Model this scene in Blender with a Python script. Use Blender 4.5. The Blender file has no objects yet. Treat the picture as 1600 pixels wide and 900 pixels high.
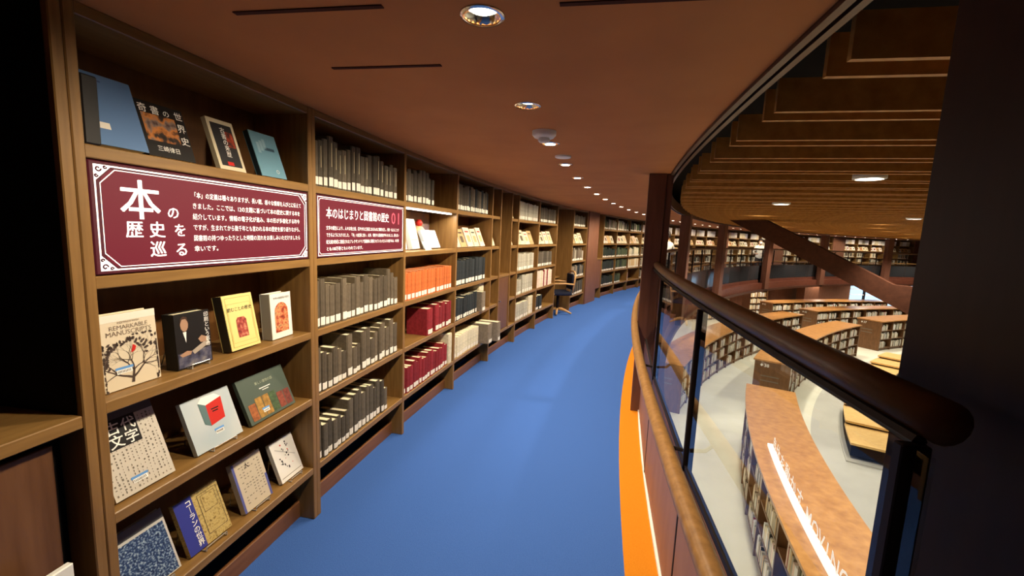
import bpy, math, random
from mathutils import Matrix, Vector
random.seed(7)
PI = math.pi
scene = bpy.context.scene
col = scene.collection

# ------------------------------------------------------------------ camera, sky, exposure
CX, CY, RW, CAMZ = 28.58940688, -3.63699289, 30.1985, 1.62707     # ring centre, shelf-front radius, eye height
F_PX, PITCH, ROLL = 667.83, math.radians(7.35613), math.radians(2.4648)
cam_data = bpy.data.cameras.new('camera')
cam_data.sensor_width = 36.0
cam_data.lens = F_PX / 1600 * 36.0
cam_data.clip_start = 0.02
cam = bpy.data.objects.new('camera', cam_data)
col.objects.link(cam)
fw = Vector((0, math.cos(PITCH), -math.sin(PITCH)))
up = Vector((0, math.sin(PITCH), math.cos(PITCH)))
rt = Vector((1, 0, 0))
r2 = math.cos(ROLL) * rt + math.sin(ROLL) * up
u2 = -math.sin(ROLL) * rt + math.cos(ROLL) * up
mw = Matrix((r2, u2, -fw)).transposed().to_4x4()
mw.translation = Vector((0, 0, CAMZ))
cam.matrix_world = mw
scene.camera = cam

world = bpy.data.worlds.new('world')
scene.world = world
world.use_nodes = True
bg = world.node_tree.nodes['Background']
bg.inputs[0].default_value = (0.45, 0.70, 1.0, 1)
bg.inputs[1].default_value = 2.2
vs = scene.view_settings
vs.view_transform = 'Standard'
vs.look = 'None'
vs.exposure = 0.0
vs.gamma = 1.0
vs.use_curve_mapping = False
LAMP_W = 92.0          # each corridor downlight
HALL_W = 430.0         # each hall downlight
UNDER_W = 260.0         # unseen lamps added to light the lower floor

# ------------------------------------------------------------------ helpers
def P(r, a, z=0.0):
    return Vector((CX - r * math.cos(a), CY + r * math.sin(a), z))

def frame(r, a, z=0.0):
    """x along the gallery (away from the camera), y outwards into the shelves, z up"""
    t = Vector((math.sin(a), math.cos(a), 0)); o = Vector((-math.cos(a), math.sin(a), 0))
    m = Matrix((t, o, Vector((0, 0, 1)))).transposed().to_4x4()
    m.translation = P(r, a, z)
    return m

def bay_frame(s0, s1, r=RW):
    A, B = P(r, s0 / RW), P(r, s1 / RW)
    ex = (B - A).normalized(); ez = Vector((0, 0, 1)); ey = ez.cross(ex)
    m = Matrix((ex, ey, ez)).transposed().to_4x4(); m.translation = A
    return m, (B - A).length

class MB:
    def __init__(s): s.v = []; s.f = []; s.m = []
    def add(s, vs_, fs_, mi=0, M=None):
        n = len(s.v)
        s.v += [tuple(M @ Vector(p)) if M is not None else tuple(p) for p in vs_]
        s.f += [tuple(i + n for i in q) for q in fs_]; s.m += [mi] * len(fs_)
        return s
    def box(s, x0, x1, y0, y1, z0, z1, mi=0, M=None):
        vs_ = [(x0, y0, z0), (x1, y0, z0), (x1, y1, z0), (x0, y1, z0), (x0, y0, z1), (x1, y0, z1), (x1, y1, z1), (x0, y1, z1)]
        return s.add(vs_, [(0, 3, 2, 1), (4, 5, 6, 7), (0, 1, 5, 4), (1, 2, 6, 5), (2, 3, 7, 6), (3, 0, 4, 7)], mi, M)
    def cbox(s, x0, x1, y0, y1, z0, z1, c=0.003, mi=0, M=None):
        vs_, fs_ = [], []
        X, Y, Z = (x0, x1), (y0, y1), (z0, z1)
        idx = {}
        for i in (0, 1):
            for j in (0, 1):
                for k in (0, 1):
                    sx, sy, sz = (1 - 2 * i) * c, (1 - 2 * j) * c, (1 - 2 * k) * c
                    for ax in range(3):
                        p = [X[i] + sx, Y[j] + sy, Z[k] + sz]
                        p[ax] = (X[i], Y[j], Z[k])[ax]
                        idx[(i, j, k, ax)] = len(vs_); vs_.append(p)
        g = lambda i, j, k, ax: idx[(i, j, k, ax)]
        for i in (0, 1): fs_.append([g(i, 0, 0, 0), g(i, 1, 0, 0), g(i, 1, 1, 0), g(i, 0, 1, 0)][::(1 if i else -1)])
        for j in (0, 1): fs_.append([g(0, j, 0, 1), g(1, j, 0, 1), g(1, j, 1, 1), g(0, j, 1, 1)][::(-1 if j else 1)])
        for k in (0, 1): fs_.append([g(0, 0, k, 2), g(1, 0, k, 2), g(1, 1, k, 2), g(0, 1, k, 2)][::(1 if k else -1)])
        for i in (0, 1):
            for j in (0, 1): fs_.append([g(i, j, 0, 0), g(i, j, 1, 0), g(i, j, 1, 1), g(i, j, 0, 1)])
            for k in (0, 1): fs_.append([g(i, 0, k, 0), g(i, 1, k, 0), g(i, 1, k, 2), g(i, 0, k, 2)])
        for j in (0, 1):
            for k in (0, 1): fs_.append([g(0, j, k, 1), g(1, j, k, 1), g(1, j, k, 2), g(0, j, k, 2)])
        for i in (0, 1):
            for j in (0, 1):
                for k in (0, 1): fs_.append([g(i, j, k, 0), g(i, j, k, 1), g(i, j, k, 2)])
        return s.add(vs_, fs_, mi, M)
    def arc(s, r0, r1, z0, z1, a0, a1, n, mi=0):
        vs_, fs_ = [], []
        for i in range(n + 1):
            a = a0 + (a1 - a0) * i / n
            for r, z in ((r0, z0), (r1, z0), (r1, z1), (r0, z1)): vs_.append(tuple(P(r, a, z)))
        for i in range(n):
            b = i * 4
            for k in range(4):
                k2 = (k + 1) % 4
                fs_.append((b + k, b + k2, b + 4 + k2, b + 4 + k))
        e = n * 4
        fs_ += [(3, 2, 1, 0), (e, e + 1, e + 2, e + 3)]
        return s.add(vs_, fs_, mi)
    def tube(s, pts, rad, n=8, mi=0, cap=True, M=None, flat=1.0):
        pts = [Vector(p) for p in pts]; vs_, fs_ = [], []
        rads = rad if isinstance(rad, (list, tuple)) else [rad] * len(pts)
        prev = None
        for i, p in enumerate(pts):
            d = (pts[min(i + 1, len(pts) - 1)] - pts[max(i - 1, 0)]).normalized()
            if prev is None:
                ref = Vector((0, 0, 1)) if abs(d.z) < .9 else Vector((1, 0, 0))
                u = d.cross(ref).normalized()
            else:
                u = (prev - d * prev.dot(d)).normalized()
            w = d.cross(u).normalized(); prev = u
            for k in range(n):
                t = 2 * PI * k / n
                vs_.append(p + rads[i] * (math.cos(t) * u + flat * math.sin(t) * w))
        for i in range(len(pts) - 1):
            for k in range(n):
                k2 = (k + 1) % n
                fs_.append((i * n + k, i * n + k2, (i + 1) * n + k2, (i + 1) * n + k))
        if cap:
            fs_.append(tuple(range(n))[::-1]); e = (len(pts) - 1) * n
            fs_.append(tuple(range(e, e + n)))
        return s.add(vs_, fs_, mi, M)
    def lathe(s, prof, n=20, mi=0, M=None):
        vs_, fs_ = [], []
        for r, z in prof:
            for k in range(n): vs_.append((r * math.cos(2 * PI * k / n), r * math.sin(2 * PI * k / n), z))
        for i in range(len(prof) - 1):
            for k in range(n):
                k2 = (k + 1) % n
                fs_.append((i * n + k, i * n + k2, (i + 1) * n + k2, (i + 1) * n + k))
        return s.add(vs_, fs_, mi, M)
    def disc(s, r, z, n=20, mi=0, M=None):
        return s.add([(r * math.cos(2 * PI * k / n), r * math.sin(2 * PI * k / n), z) for k in range(n)], [tuple(range(n))], mi, M)
    def poly(s, pts, mi=0, M=None):
        return s.add(pts, [tuple(range(len(pts)))], mi, M)
    def mesh(s, name, mats, smooth=False):
        me = bpy.data.meshes.new(name)
        me.from_pydata(s.v, [], s.f)
        for m in (mats if isinstance(mats, (list, tuple)) else [mats]): me.materials.append(m)
        if any(s.m): me.polygons.foreach_set('material_index', s.m)
        if smooth: me.polygons.foreach_set('use_smooth', [True] * len(s.f))
        me.update()
        return me
    def build(s, name, mats, parent=None, smooth=False, M=None):
        return link(name, s.mesh(name, mats, smooth), parent, M)

def link(name, data, parent=None, M=None):
    o = bpy.data.objects.new(name, data)
    col.objects.link(o)
    if M is not None: o.matrix_world = M
    if parent is not None: o.parent = parent
    return o

def tag(o, label=None, cat=None, group=None, kind=None):
    if label: o['label'] = label
    if cat: o['category'] = cat
    if group: o['group'] = group
    if kind: o['kind'] = kind
    return o

def thing(name, label, cat, M=None, group=None):
    o = bpy.data.objects.new(name, None); col.objects.link(o)
    o.empty_display_size = 0.1
    if M is not None: o.matrix_world = M
    return tag(o, label, cat, group)

ORD = ['first', 'second', 'third', 'fourth', 'fifth', 'sixth', 'seventh', 'eighth', 'ninth', 'tenth', 'eleventh', 'twelfth', 'thirteenth',
       'fourteenth', 'fifteenth', 'sixteenth', 'seventeenth', 'eighteenth', 'nineteenth', 'twentieth']
TENS = {2: 'twenty', 3: 'thirty', 4: 'forty', 5: 'fifty', 6: 'sixty'}
def ordinal(n):
    if n <= 20: return ORD[n - 1]
    t, u = divmod(n, 10)
    return TENS[t][:-1] + 'ieth' if u == 0 else TENS[t] + '-' + ORD[u - 1]

def srgb(r, g, b):
    f = lambda c: ((c / 255 + .055) / 1.055) ** 2.4 if c > 10 else c / 255 / 12.92
    return (f(r), f(g), f(b), 1)

# ------------------------------------------------------------------ materials
def base_mat(name, color, rough=0.6, spec=0.3, metal=0.0):
    m = bpy.data.materials.new(name); m.use_nodes = True
    b = m.node_tree.nodes['Principled BSDF']
    b.inputs['Base Color'].default_value = color
    b.inputs['Roughness'].default_value = rough
    b.inputs['Specular IOR Level'].default_value = spec
    b.inputs['Metallic'].default_value = metal
    return m, m.node_tree.nodes, m.node_tree.links, b

def noise_mat(name, c1, c2, scale=20, rough=0.7, bump=0.0, spec=0.2, stretch=(1, 1, 1), detail=3, coords='Object', lo=.35, hi=.65):
    m, N, L, b = base_mat(name, c1, rough, spec)
    tc = N.new('ShaderNodeTexCoord'); mp = N.new('ShaderNodeMapping'); mp.inputs['Scale'].default_value = stretch
    nz = N.new('ShaderNodeTexNoise'); nz.inputs['Scale'].default_value = scale; nz.inputs['Detail'].default_value = detail
    cr = N.new('ShaderNodeValToRGB')
    cr.color_ramp.elements[0].color = c1; cr.color_ramp.elements[1].color = c2
    cr.color_ramp.elements[0].position = lo; cr.color_ramp.elements[1].position = hi
    L.new(tc.outputs[coords], mp.inputs[0]); L.new(mp.outputs[0], nz.inputs['Vector']); L.new(nz.outputs[0], cr.inputs[0])
    L.new(cr.outputs[0], b.inputs['Base Color'])
    if bump:
        bp = N.new('ShaderNodeBump'); bp.inputs['Strength'].default_value = bump; bp.inputs['Distance'].default_value = .004
        L.new(nz.outputs[0], bp.inputs['Height']); L.new(bp.outputs[0], b.inputs['Normal'])
    return m

def wood_mat(name, c1, c2, stretch, rough=0.4, spec=0.35, scale=6):
    return noise_mat(name, c1, c2, scale, rough, .04, spec, stretch, 5, 'Object', .3, .72)

def book_mat(name, c, var=0.35, rough=0.75):
    """cloth cover with a per-volume shade"""
    m, N, L, b = base_mat(name, c, rough, .2)
    oi = N.new('ShaderNodeObjectInfo'); mr = N.new('ShaderNodeMapRange')
    mr.inputs[3].default_value = 1 - var; mr.inputs[4].default_value = 1 + var
    tc = N.new('ShaderNodeTexCoord'); nz = N.new('ShaderNodeTexNoise'); nz.inputs['Scale'].default_value = 9
    ma = N.new('ShaderNodeMath'); ma.operation = 'MULTIPLY'; ad = N.new('ShaderNodeMath'); ad.operation = 'ADD'; ad.inputs[1].default_value = .55
    mx = N.new('ShaderNodeVectorMath'); mx.operation = 'SCALE'; mx.inputs[0].default_value = c[:3]
    L.new(oi.outputs['Random'], mr.inputs[0]); L.new(tc.outputs['Generated'], nz.inputs['Vector'])
    L.new(nz.outputs[0], ad.inputs[0]); L.new(ad.outputs[0], ma.inputs[0]); L.new(mr.outputs[0], ma.inputs[1])
    L.new(ma.outputs[0], mx.inputs['Scale']); L.new(mx.outputs[0], b.inputs['Base Color'])
    return m

def flat_mat(name, c, rough=.6, spec=.3, metal=0): return base_mat(name, c, rough, spec, metal)[0]

def emit_mat(name, c, strength):
    m, N, L, b = base_mat(name, c, .5)
    b.inputs['Emission Color'].default_value = c; b.inputs['Emission Strength'].default_value = strength
    return m

def glass_mat(name, tint=(.93, .95, .95, 1), ior=1.45):
    m = bpy.data.materials.new(name); m.use_nodes = True
    N, L = m.node_tree.nodes, m.node_tree.links
    N.remove(N['Principled BSDF'])
    tr = N.new('ShaderNodeBsdfTransparent'); tr.inputs[0].default_value = tint
    gl = N.new('ShaderNodeBsdfGlossy'); gl.inputs['Roughness'].default_value = .01
    fr = N.new('ShaderNodeFresnel'); fr.inputs[0].default_value = ior
    mx = N.new('ShaderNodeMixShader')
    ge = N.new('ShaderNodeNewGeometry'); sb = N.new('ShaderNodeMath'); sb.operation = 'SUBTRACT'; sb.inputs[0].default_value = 1.0
    ml = N.new('ShaderNodeMath'); ml.operation = 'MULTIPLY'
    L.new(ge.outputs['Backfacing'], sb.inputs[1]); L.new(sb.outputs[0], ml.inputs[0]); L.new(fr.outputs[0], ml.inputs[1])
    L.new(ml.outputs[0], mx.inputs[0]); L.new(tr.outputs[0], mx.inputs[1]); L.new(gl.outputs[0], mx.inputs[2])
    L.new(mx.outputs[0], N['Material Output'].inputs[0])
    return m

M_ = {}
M_['shelf'] = wood_mat('shelf_wood', srgb(143, 108, 60), srgb(119, 86, 44), (.6, 6, 8))
M_['upright'] = wood_mat('upright_wood', srgb(142, 106, 59), srgb(117, 84, 43), (8, 8, .6))
M_['back'] = wood_mat('back_wood', srgb(112, 74, 36), srgb(92, 58, 26), (5, 5, .6))
M_['kick'] = wood_mat('kick_wood', srgb(128, 84, 52), srgb(108, 68, 40), (.6, 6, 6))
M_['door'] = wood_mat('door_wood', srgb(112, 76, 48), srgb(96, 62, 36), (7, 7, .7))
M_['brown'] = wood_mat('brown_panel', srgb(124, 84, 64), srgb(106, 68, 50), (4, 4, .6), .45)
M_['pillar'] = wood_mat('pillar_veneer', srgb(112, 72, 56), srgb(92, 58, 44), (4, 4, .5), .4)
M_['pillarshade'] = wood_mat('shaded_pillar_veneer', srgb(50, 31, 27), srgb(40, 25, 22), (4, 4, .5), .5, .2)  # near pillar's veneer, with its shade put into the colour
M_['dado'] = wood_mat('dado_laminate', srgb(162, 116, 94), srgb(150, 104, 84), (2, 2, .6), .5)
M_['fascia'] = wood_mat('fascia_veneer', srgb(108, 62, 46), srgb(90, 48, 36), (.8, .8, 3), .35)
M_['ceiling'] = noise_mat('ceiling_paint', srgb(190, 124, 68), srgb(182, 117, 63), 3, .75, 0, .2)
M_['trim'] = wood_mat('trim_wood', srgb(78, 47, 35), srgb(64, 37, 27), (.8, .8, 4), .35)
M_['blue'] = noise_mat('blue_carpet', srgb(54, 88, 156), srgb(70, 106, 176), 260, .95, .35, .05)
M_['orange'] = noise_mat('orange_carpet', srgb(200, 120, 26), srgb(208, 130, 36), 300, .9, .15, .05)
M_['white'] = flat_mat('white_plastic', srgb(232, 230, 224), .4)
M_['rail'] = wood_mat('dark_rail_wood', srgb(118, 86, 54), srgb(96, 68, 40), (1.5, 1.5, 1.5), .42, .35)
M_['rail2'] = wood_mat('oak_rail_wood', srgb(160, 118, 68), srgb(128, 90, 48), (3, 3, 3), .4, .4, 12)
M_['metal'] = flat_mat('dark_metal', srgb(36, 26, 22), .55, .2, 0)
M_['chrome'] = flat_mat('chrome', srgb(220, 218, 214), .15, .5, 1)
M_['glass'] = glass_mat('clear_glass')
M_['wire'] = flat_mat('clear_wire', srgb(190, 190, 186), .25, .5, .6)
M_['baffle'] = wood_mat('baffle_wood', srgb(208, 150, 74), srgb(180, 122, 54), (3, 3, 3), .5, .3)
M_['black'] = flat_mat('black_paint_and_shade', srgb(18, 15, 14), .8, .1)  # black parts, and the painted-in shade of the left niche
M_['slot'] = flat_mat('slot_black', srgb(70, 36, 26), .8, .1)
M_['stone'] = noise_mat('pale_floor', srgb(214, 210, 190), srgb(204, 199, 178), 1.2, .5, 0, .3)
M_['stone2'] = noise_mat('grey_floor', srgb(182, 178, 166), srgb(172, 168, 156), 1.2, .55, 0, .3)
M_['ltop'] = wood_mat('table_top_wood', srgb(198, 144, 84), srgb(164, 112, 60), (2.2, 2.2, 2), .28, .5, 4)
M_['lwood'] = wood_mat('low_case_wood', srgb(120, 84, 52), srgb(100, 68, 40), (3, 3, 1), .4)
M_['bench'] = wood_mat('bench_wood', srgb(226, 186, 118), srgb(210, 166, 98), (2, 2, 2), .4)
M_['page'] = flat_mat('page_cream', srgb(236, 226, 192), .9, .1)
M_['tagw'] = flat_mat('label_paper', srgb(228, 222, 208), .8, .1)
M_['gold'] = flat_mat('gold_print', srgb(176, 164, 128), .5, .3)
M_['dark'] = book_mat('charcoal_cloth', srgb(84, 76, 64))
M_['dark2'] = book_mat('taupe_cloth', srgb(90, 79, 64), .3)
M_['orangeb'] = book_mat('orange_cloth', srgb(190, 100, 50), .12)
M_['redb'] = book_mat('crimson_cloth', srgb(128, 36, 42), .18)
M_['navyb'] = book_mat('navy_cloth', srgb(40, 44, 46), .25)
M_['creamb'] = book_mat('cream_cover', srgb(208, 198, 170), .1)
M_['greyb'] = book_mat('pale_grey_cover', srgb(166, 161, 144), .15)
M_['boxb'] = book_mat('grey_box', srgb(124, 112, 96), .15)
M_['greenb'] = book_mat('green_cloth', srgb(74, 82, 58), .3)
M_['dgreen'] = book_mat('dark_green_cloth', srgb(40, 48, 40), .3)
M_['pinkb'] = book_mat('pale_pink_cover', srgb(222, 198, 180), .15)
M_['tanb'] = book_mat('tan_cover', srgb(196, 164, 118), .2)
M_['lamp'] = emit_mat('lamp_glow', (1, .87, .66, 1), 22)
M_['hlamp'] = emit_mat('hall_lamp_glow', (1, .93, .82, 1), 16)
M_['led'] = emit_mat('led_strip', (1, .96, .88, 1), 7)
M_['signred'] = emit_mat('sign_red', srgb(124, 24, 46), .62)
M_['signred'].node_tree.nodes['Principled BSDF'].inputs['Base Color'].default_value = srgb(70, 10, 22)
M_['signdark'] = emit_mat('sign_dark_red', srgb(70, 18, 30), .4)
M_['signwhite'] = emit_mat('sign_white', (1, .96, .92, 1), .8)
M_['signpink'] = emit_mat('sign_pink', srgb(214, 84, 100), .6)

# ------------------------------------------------------------------ lamps
def spot(name, loc, power, angle, blend, color, target=None, radius=.05):
    d = bpy.data.lights.new(name, 'SPOT')
    d.energy = power; d.spot_size = math.radians(angle); d.spot_blend = blend; d.color = color; d.shadow_soft_size = radius
    o = bpy.data.objects.new(name, d); col.objects.link(o)
    o.location = loc
    v = (Vector(target) - Vector(loc)) if target else Vector((0, 0, -1))
    o.rotation_euler = v.to_track_quat('-Z', 'Y').to_euler()
    return o

ring_mesh = MB().lathe([(.050, -.004), (.060, -.003), (.062, 0), (.050, 0), (.047, .03), (.03, .048)], 24).mesh('trim_ring', M_['chrome'], True)
bulb_mesh = MB().disc(.034, .016, 16).mesh('bulb', M_['lamp'])
LAMP_A = [.168 + .0278 * k for k in range(44)]
for k, a in enumerate(LAMP_A):
    M = frame(29.11, a, 2.2)
    t = thing('ceiling_downlight', f'round recessed downlight in the brown gallery ceiling, {ordinal(k + 1)} from the viewer', 'downlight', M, 'gallery ceiling downlights')
    link('trim_ring', ring_mesh, t)
    b = link('bulb', bulb_mesh, t)
    if k >= 2: b.location = (0, 0, -.021)
    step = 1 if k < 12 else 2
    if k % step == 0:
        sp = spot('downlight_beam', P(29.11, a, 2.185), (.78 if k == 0 else 1) * LAMP_W * (1 if step == 1 else 1.35), 134, .5, (1, .85, .63), P(29.9, a, .2), .04)

# ------------------------------------------------------------------ setting: gallery ring
A0, A1 = 0.0, 1.56
tag(MB().arc(28.52, 30.75, -.02, 0, A0, A1, 140).build('floor', M_['blue']), 'blue carpet of the curved gallery walkway', kind='structure')
tag(MB().arc(28.34, 28.522, -.02, .0015, A0, A1, 140).build('floor_border', M_['orange']), 'orange carpet strip along the foot of the balustrade', kind='structure')
tag(MB().arc(28.345, 28.362, .0, .018, A0, A1, 140).build('trim_1', M_['white']), 'thin white strip at the foot of the balustrade', kind='structure')
slab = tag(MB().arc(28.12, 30.75, -.3, -.021, A0, A1, 140).build('slab', M_['fascia']), 'brown edge of the gallery floor seen across the hall', kind='structure')
MB().arc(28.04, 28.2, -.36, -.27, A0, A1, 140).build('fascia_lip', M_['trim'], slab)
ceil = tag(MB().arc(28.25, 31.6, 2.2, 2.34, A0, A1, 140).build('ceiling', M_['ceiling']), 'reddish brown ceiling over the gallery', kind='structure')
cut = MB()
for a in LAMP_A[:14]: cut.lathe([(0, -.05), (.05, -.05), (.05, .08), (0, .08)], 20, M=frame(29.11, a, 2.2))
cuto = cut.build('cutter', M_['ceiling'])
bo = ceil.modifiers.new('holes', 'BOOLEAN'); bo.object = cuto; bo.operation = 'DIFFERENCE'; bo.solver = 'EXACT'
_me = bpy.data.meshes.new_from_object(ceil.evaluated_get(bpy.context.evaluated_depsgraph_get()))
ceil.modifiers.clear(); ceil.data = _me
bpy.data.objects.remove(cuto)
tag(MB().arc(28.226, 28.249, 2.185, 2.36, A0, A1, 140).build('trim_2', M_['trim']), 'brown wooden edging along the gallery ceiling', kind='structure')
tag(MB().arc(28.185, 28.207, 2.19, 2.36, A0, A1, 140).build('trim_3', M_['trim']), 'second wooden strip beyond the ceiling edging', kind='structure')
tag(MB().arc(31.1, 31.2, -3.1 + 3.1, 2.2, A0, A1, 140).build('wall_outer', M_['back']), 'wall behind the bookcases', kind='structure')
for nm, a in (('wall_added_start', A0), ('wall_added_end', A1)):  # unseen walls added to keep sky light out of the open ends
    tag(MB().box(-.05, .05, -3.0, 2.9, -.3, 2.4, M=frame(28.3, a)).build(nm, M_['pillar']), 'added unseen wall closing the gallery end against sky light', kind='structure')
# air slots in the ceiling
for (r0, r1, a) in ((29.36, 29.80, .1655), (29.34, 29.76, .179), (28.45, 28.90, .1665), (29.35, 29.75, .145)):
    MB().box(-.008, .008, 0, r1 - r0, -.003, .01).build('air_slot', M_['slot'], ceil, M=frame(r0, a, 2.2))

# ------------------------------------------------------------------ setting: hall
ZF = -3.1
n = 96
ang = [2 * PI * i / n for i in range(n)]
tag(MB().add([tuple(P(36, t, ZF)) for t in ang], [tuple(range(n))]).build('floor_hall', M_['stone']), 'pale floor of the reading hall below the gallery', kind='structure')
tag(MB().arc(22.9, 25.1, ZF, ZF + .004, .1, 1.5, 90).build('floor_hall_band', M_['stone2']), 'greyer curved band in the hall floor', kind='structure')
tag(MB().arc(30.75, 34, -.3, -.2, .3, 1.7, 60).build('ceiling_lower', M_['ceiling']), 'ceiling over the lower floor under the gallery', kind='structure')
hall_ceiling = tag(MB().add([tuple(P(36, t, 2.8)) for t in ang], [tuple(range(n))[::-1]]).build('ceiling_hall', M_['black']), 'black ceiling void above the wooden baffles', kind='structure')
# outer wall of the lower floor with window openings
wall = MB(); WINS = [(1.42, 1.60)]
na = 180
for i in range(na):
    t0, t1 = 2 * PI * i / na, 2 * PI * (i + 1) / na
    tm = (t0 + t1) / 2
    win = any(w0 <= tm <= w1 for w0, w1 in WINS)
    spans = [(ZF, -2.55), (-.9, 2.9)] if win else [(ZF, 2.9)]
    for z0, z1 in spans:
        wall.add([tuple(P(34, t0, z0)), tuple(P(34, t1, z0)), tuple(P(34, t1, z1)), tuple(P(34, t0, z1))], [(0, 1, 2, 3)])
tag(wall.build('wall_lower', M_['brown']), 'brown wall around the lower floor', kind='structure')
wt = thing('window_1', 'daylit window in the lower wall across the hall', None, frame(33.98, 1.51, -1.7)); wt['kind'] = 'structure'
wb = MB()
MB().box(-3.2, 3.2, -.02, .0, -.85, .85).build('pane', M_['glass'], wt)
for x in (-3.2, -1.6, 0, 1.6, 3.1): MB().box(x, x + .1, -.08, .06, -.85, .8).build('window_frame', M_['metal'], wt)
for z in (-.4, 0, .4): MB().box(-3.2, 3.2, -.06, .0, z, z + .05).build('blind_slat', M_['white'], wt)

# baffles: radial boards in pairs hung over the hall
bm = MB().box(-.012, .012, -6.4, 0, 0, .14).mesh('baffle', M_['baffle'])
k = 0
a = .181 - .0203 * 2
while a < 1.50:
    for off in (0, .0052):
        link('baffle', bm, hall_ceiling, frame(28.035, a + off, 2.2))
    a += .0203
hl_ring = MB().lathe([(.095, -.015), (.115, -.01), (.115, .03), (.095, .03), (.085, .06)], 20).mesh('trim_ring', M_['white'], True)
hl_bulb = MB().disc(.09, -.002, 18).mesh('bulb', M_['hlamp'])
k = 0
for r, aa in ((26.7, [.268 + .118 * i for i in range(10)]), (24.25, [.259 + .118 * i for i in range(10)])):
    for a in aa:
        k += 1
        a = .181 + .0126 + .0203 * round((a - .181 - .0126) / .0203)
        t = thing('hall_downlight', f'round white downlight between the wooden baffles, {ordinal(k)} over the hall', 'downlight', frame(r, a, 2.2 if k in (1, 2, 13) else 2.33), 'hall downlights')
        link('trim_ring', hl_ring, t); link('bulb', hl_bulb, t)
        spot('hall_beam', P(r, a, 2.17), HALL_W, 120, .6, (1, .91, .76), P(r + (.3 if r > 25 else -1), a, ZF), .09)
for i, a in enumerate([.35 + .16 * j for j in range(8)]):
    t = thing('under_gallery_fill_lamp', f'added unseen fill lamp under the gallery, {ordinal(i + 1)} along', 'downlight', frame(29.9, a, -.3), 'added lamps under the gallery')  # unseen lamp added to light the cases under the gallery
    link('trim_ring', ring_mesh, t); link('bulb', bulb_mesh, t).location = (0, 0, -.026)
    spot('under_fill_beam', P(29.9, a, -.34), UNDER_W, 150, .5, (1, .9, .74))
    t = thing('wall_fill_lamp', f'added unseen fill lamp near the lower wall, {ordinal(i + 1)} along', 'downlight', frame(32.6, a, -.3), 'added lamps near the lower wall')  # unseen lamp added because the lower wall stayed dark
    link('trim_ring', ring_mesh, t); link('bulb', bulb_mesh, t).location = (0, 0, -.026)
    spot('wall_fill_beam', P(32.6, a, -.34), UNDER_W, 155, .5, (1, .9, .74))

# pillars between hall and gallery
for k in range(6):
    if k == 0:
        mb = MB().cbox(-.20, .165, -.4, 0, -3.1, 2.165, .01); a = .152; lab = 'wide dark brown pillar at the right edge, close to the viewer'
    else:
        mb = MB().cbox(-.2, .2, -.2, 0, -.27, 2.165, .006); a = .49 + .194 * (k - 1)
        lab = f'brown veneered pillar on the hall side of the balustrade, {ordinal(k)} beyond the slim post'
    tag(mb.build('pillar', M_['pillar'] if k else M_['pillarshade'], M=frame(28.2, a)), lab, 'pillar', 'pillars around the hall')
post = thing('post', 'slim dark brown post rising from the balustrade to the ceiling', 'post', frame(28.355, .2695))
MB().cbox(-.045, .045, -.075, .075, 0, 2.2, .004).build('shaft', M_['pillar'], post)
MB().cbox(-.035, .035, -.13, -.078, 0, 2.2, .004).build('fin', M_['pillar'], post)

# balustrade panels
JO = [.147 + .0408 * k for k in range(33)]
w = 2 * 28.34 * math.sin(.0408 / 2)
hall_me = MB().cbox(.012, w - .012, -.012, .002, .11, .69, .002).mesh('hall_side_glass', flat_mat('back_painted_glass', srgb(46, 46, 48), .12, .5))
beam_me = MB().cbox(0, w, -.03, -.001, -.02, .10, .003).mesh('bottom_rail', M_['fascia'])
dado_me = MB().cbox(.0095, w - .0095, .004, .024, .02, .69, .003).mesh('dado_panel', M_['dado'])
glass_me = MB().box(.01, w - .01, .008, .016, .715, 1.36).mesh('glass_pane', M_['glass'])
bot_me = MB().box(.009, w - .009, .004, .020, .692, .714).mesh('bottom_channel', M_['metal'])
mul_me = MB().cbox(-.009, .009, -.012, .026, .0, 1.36, .002).mesh('mullion', M_['metal'])
for k in range(len(JO) - 1):
    A, B = P(28.33, JO[k]), P(28.33, JO[k + 1])
    ex = (B - A).normalized(); m = Matrix((ex, Vector((0, 0, 1)).cross(ex), Vector((0, 0, 1)))).transposed().to_4x4(); m.translation = A
    t = thing('balustrade_panel', f'glass and brown panel section of the balustrade, {ordinal(k + 1)} from the dark pillar', 'balustrade', m, 'balustrade sections')
    link('dado_panel', dado_me, t); link('glass_pane', glass_me, t); link('bottom_channel', bot_me, t); link('hall_side_glass', hall_me, t); link('bottom_rail', beam_me, t); link('mullion', mul_me, t).location = (.052 if k == 0 else 0, 0, 0)
def arcpts(r, z, a0, a1, n): return [P(r, a0 + (a1 - a0) * i / n, z) for i in range(n + 1)]
t = thing('top_handrail', 'thick dark wooden handrail on top of the glass balustrade', 'handrail', frame(28.305, .147, 1.4))
inv = t.matrix_world.inverted()
MB().tube([inv @ p for p in arcpts(28.30, 1.393, .1488, 1.45, 160)], .032, 16).build('rail', M_['rail'], t, True)
MB().tube([inv @ p for p in arcpts(28.325, 1.362, .1490, 1.45, 160)], .010, 6).build('rail_channel', M_['metal'], t)
t = thing('lower_handrail', 'slimmer light oak handrail on the walkway side of the balustrade', 'handrail', frame(28.455, .147, .84))
inv = t.matrix_world.inverted()
MB().tube([inv @ p for p in arcpts(28.455, .84, .1475, 1.45, 180)], .031, 12).build('rail', M_['rail2'], t, True)
for k in range(len(JO)):
    MB().tube([inv @ P(28.455, JO[k], .815), inv @ P(28.42, JO[k], .78), inv @ P(28.36, JO[k], .775)], .008, 6).build('bracket', M_['metal'], t)

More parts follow.
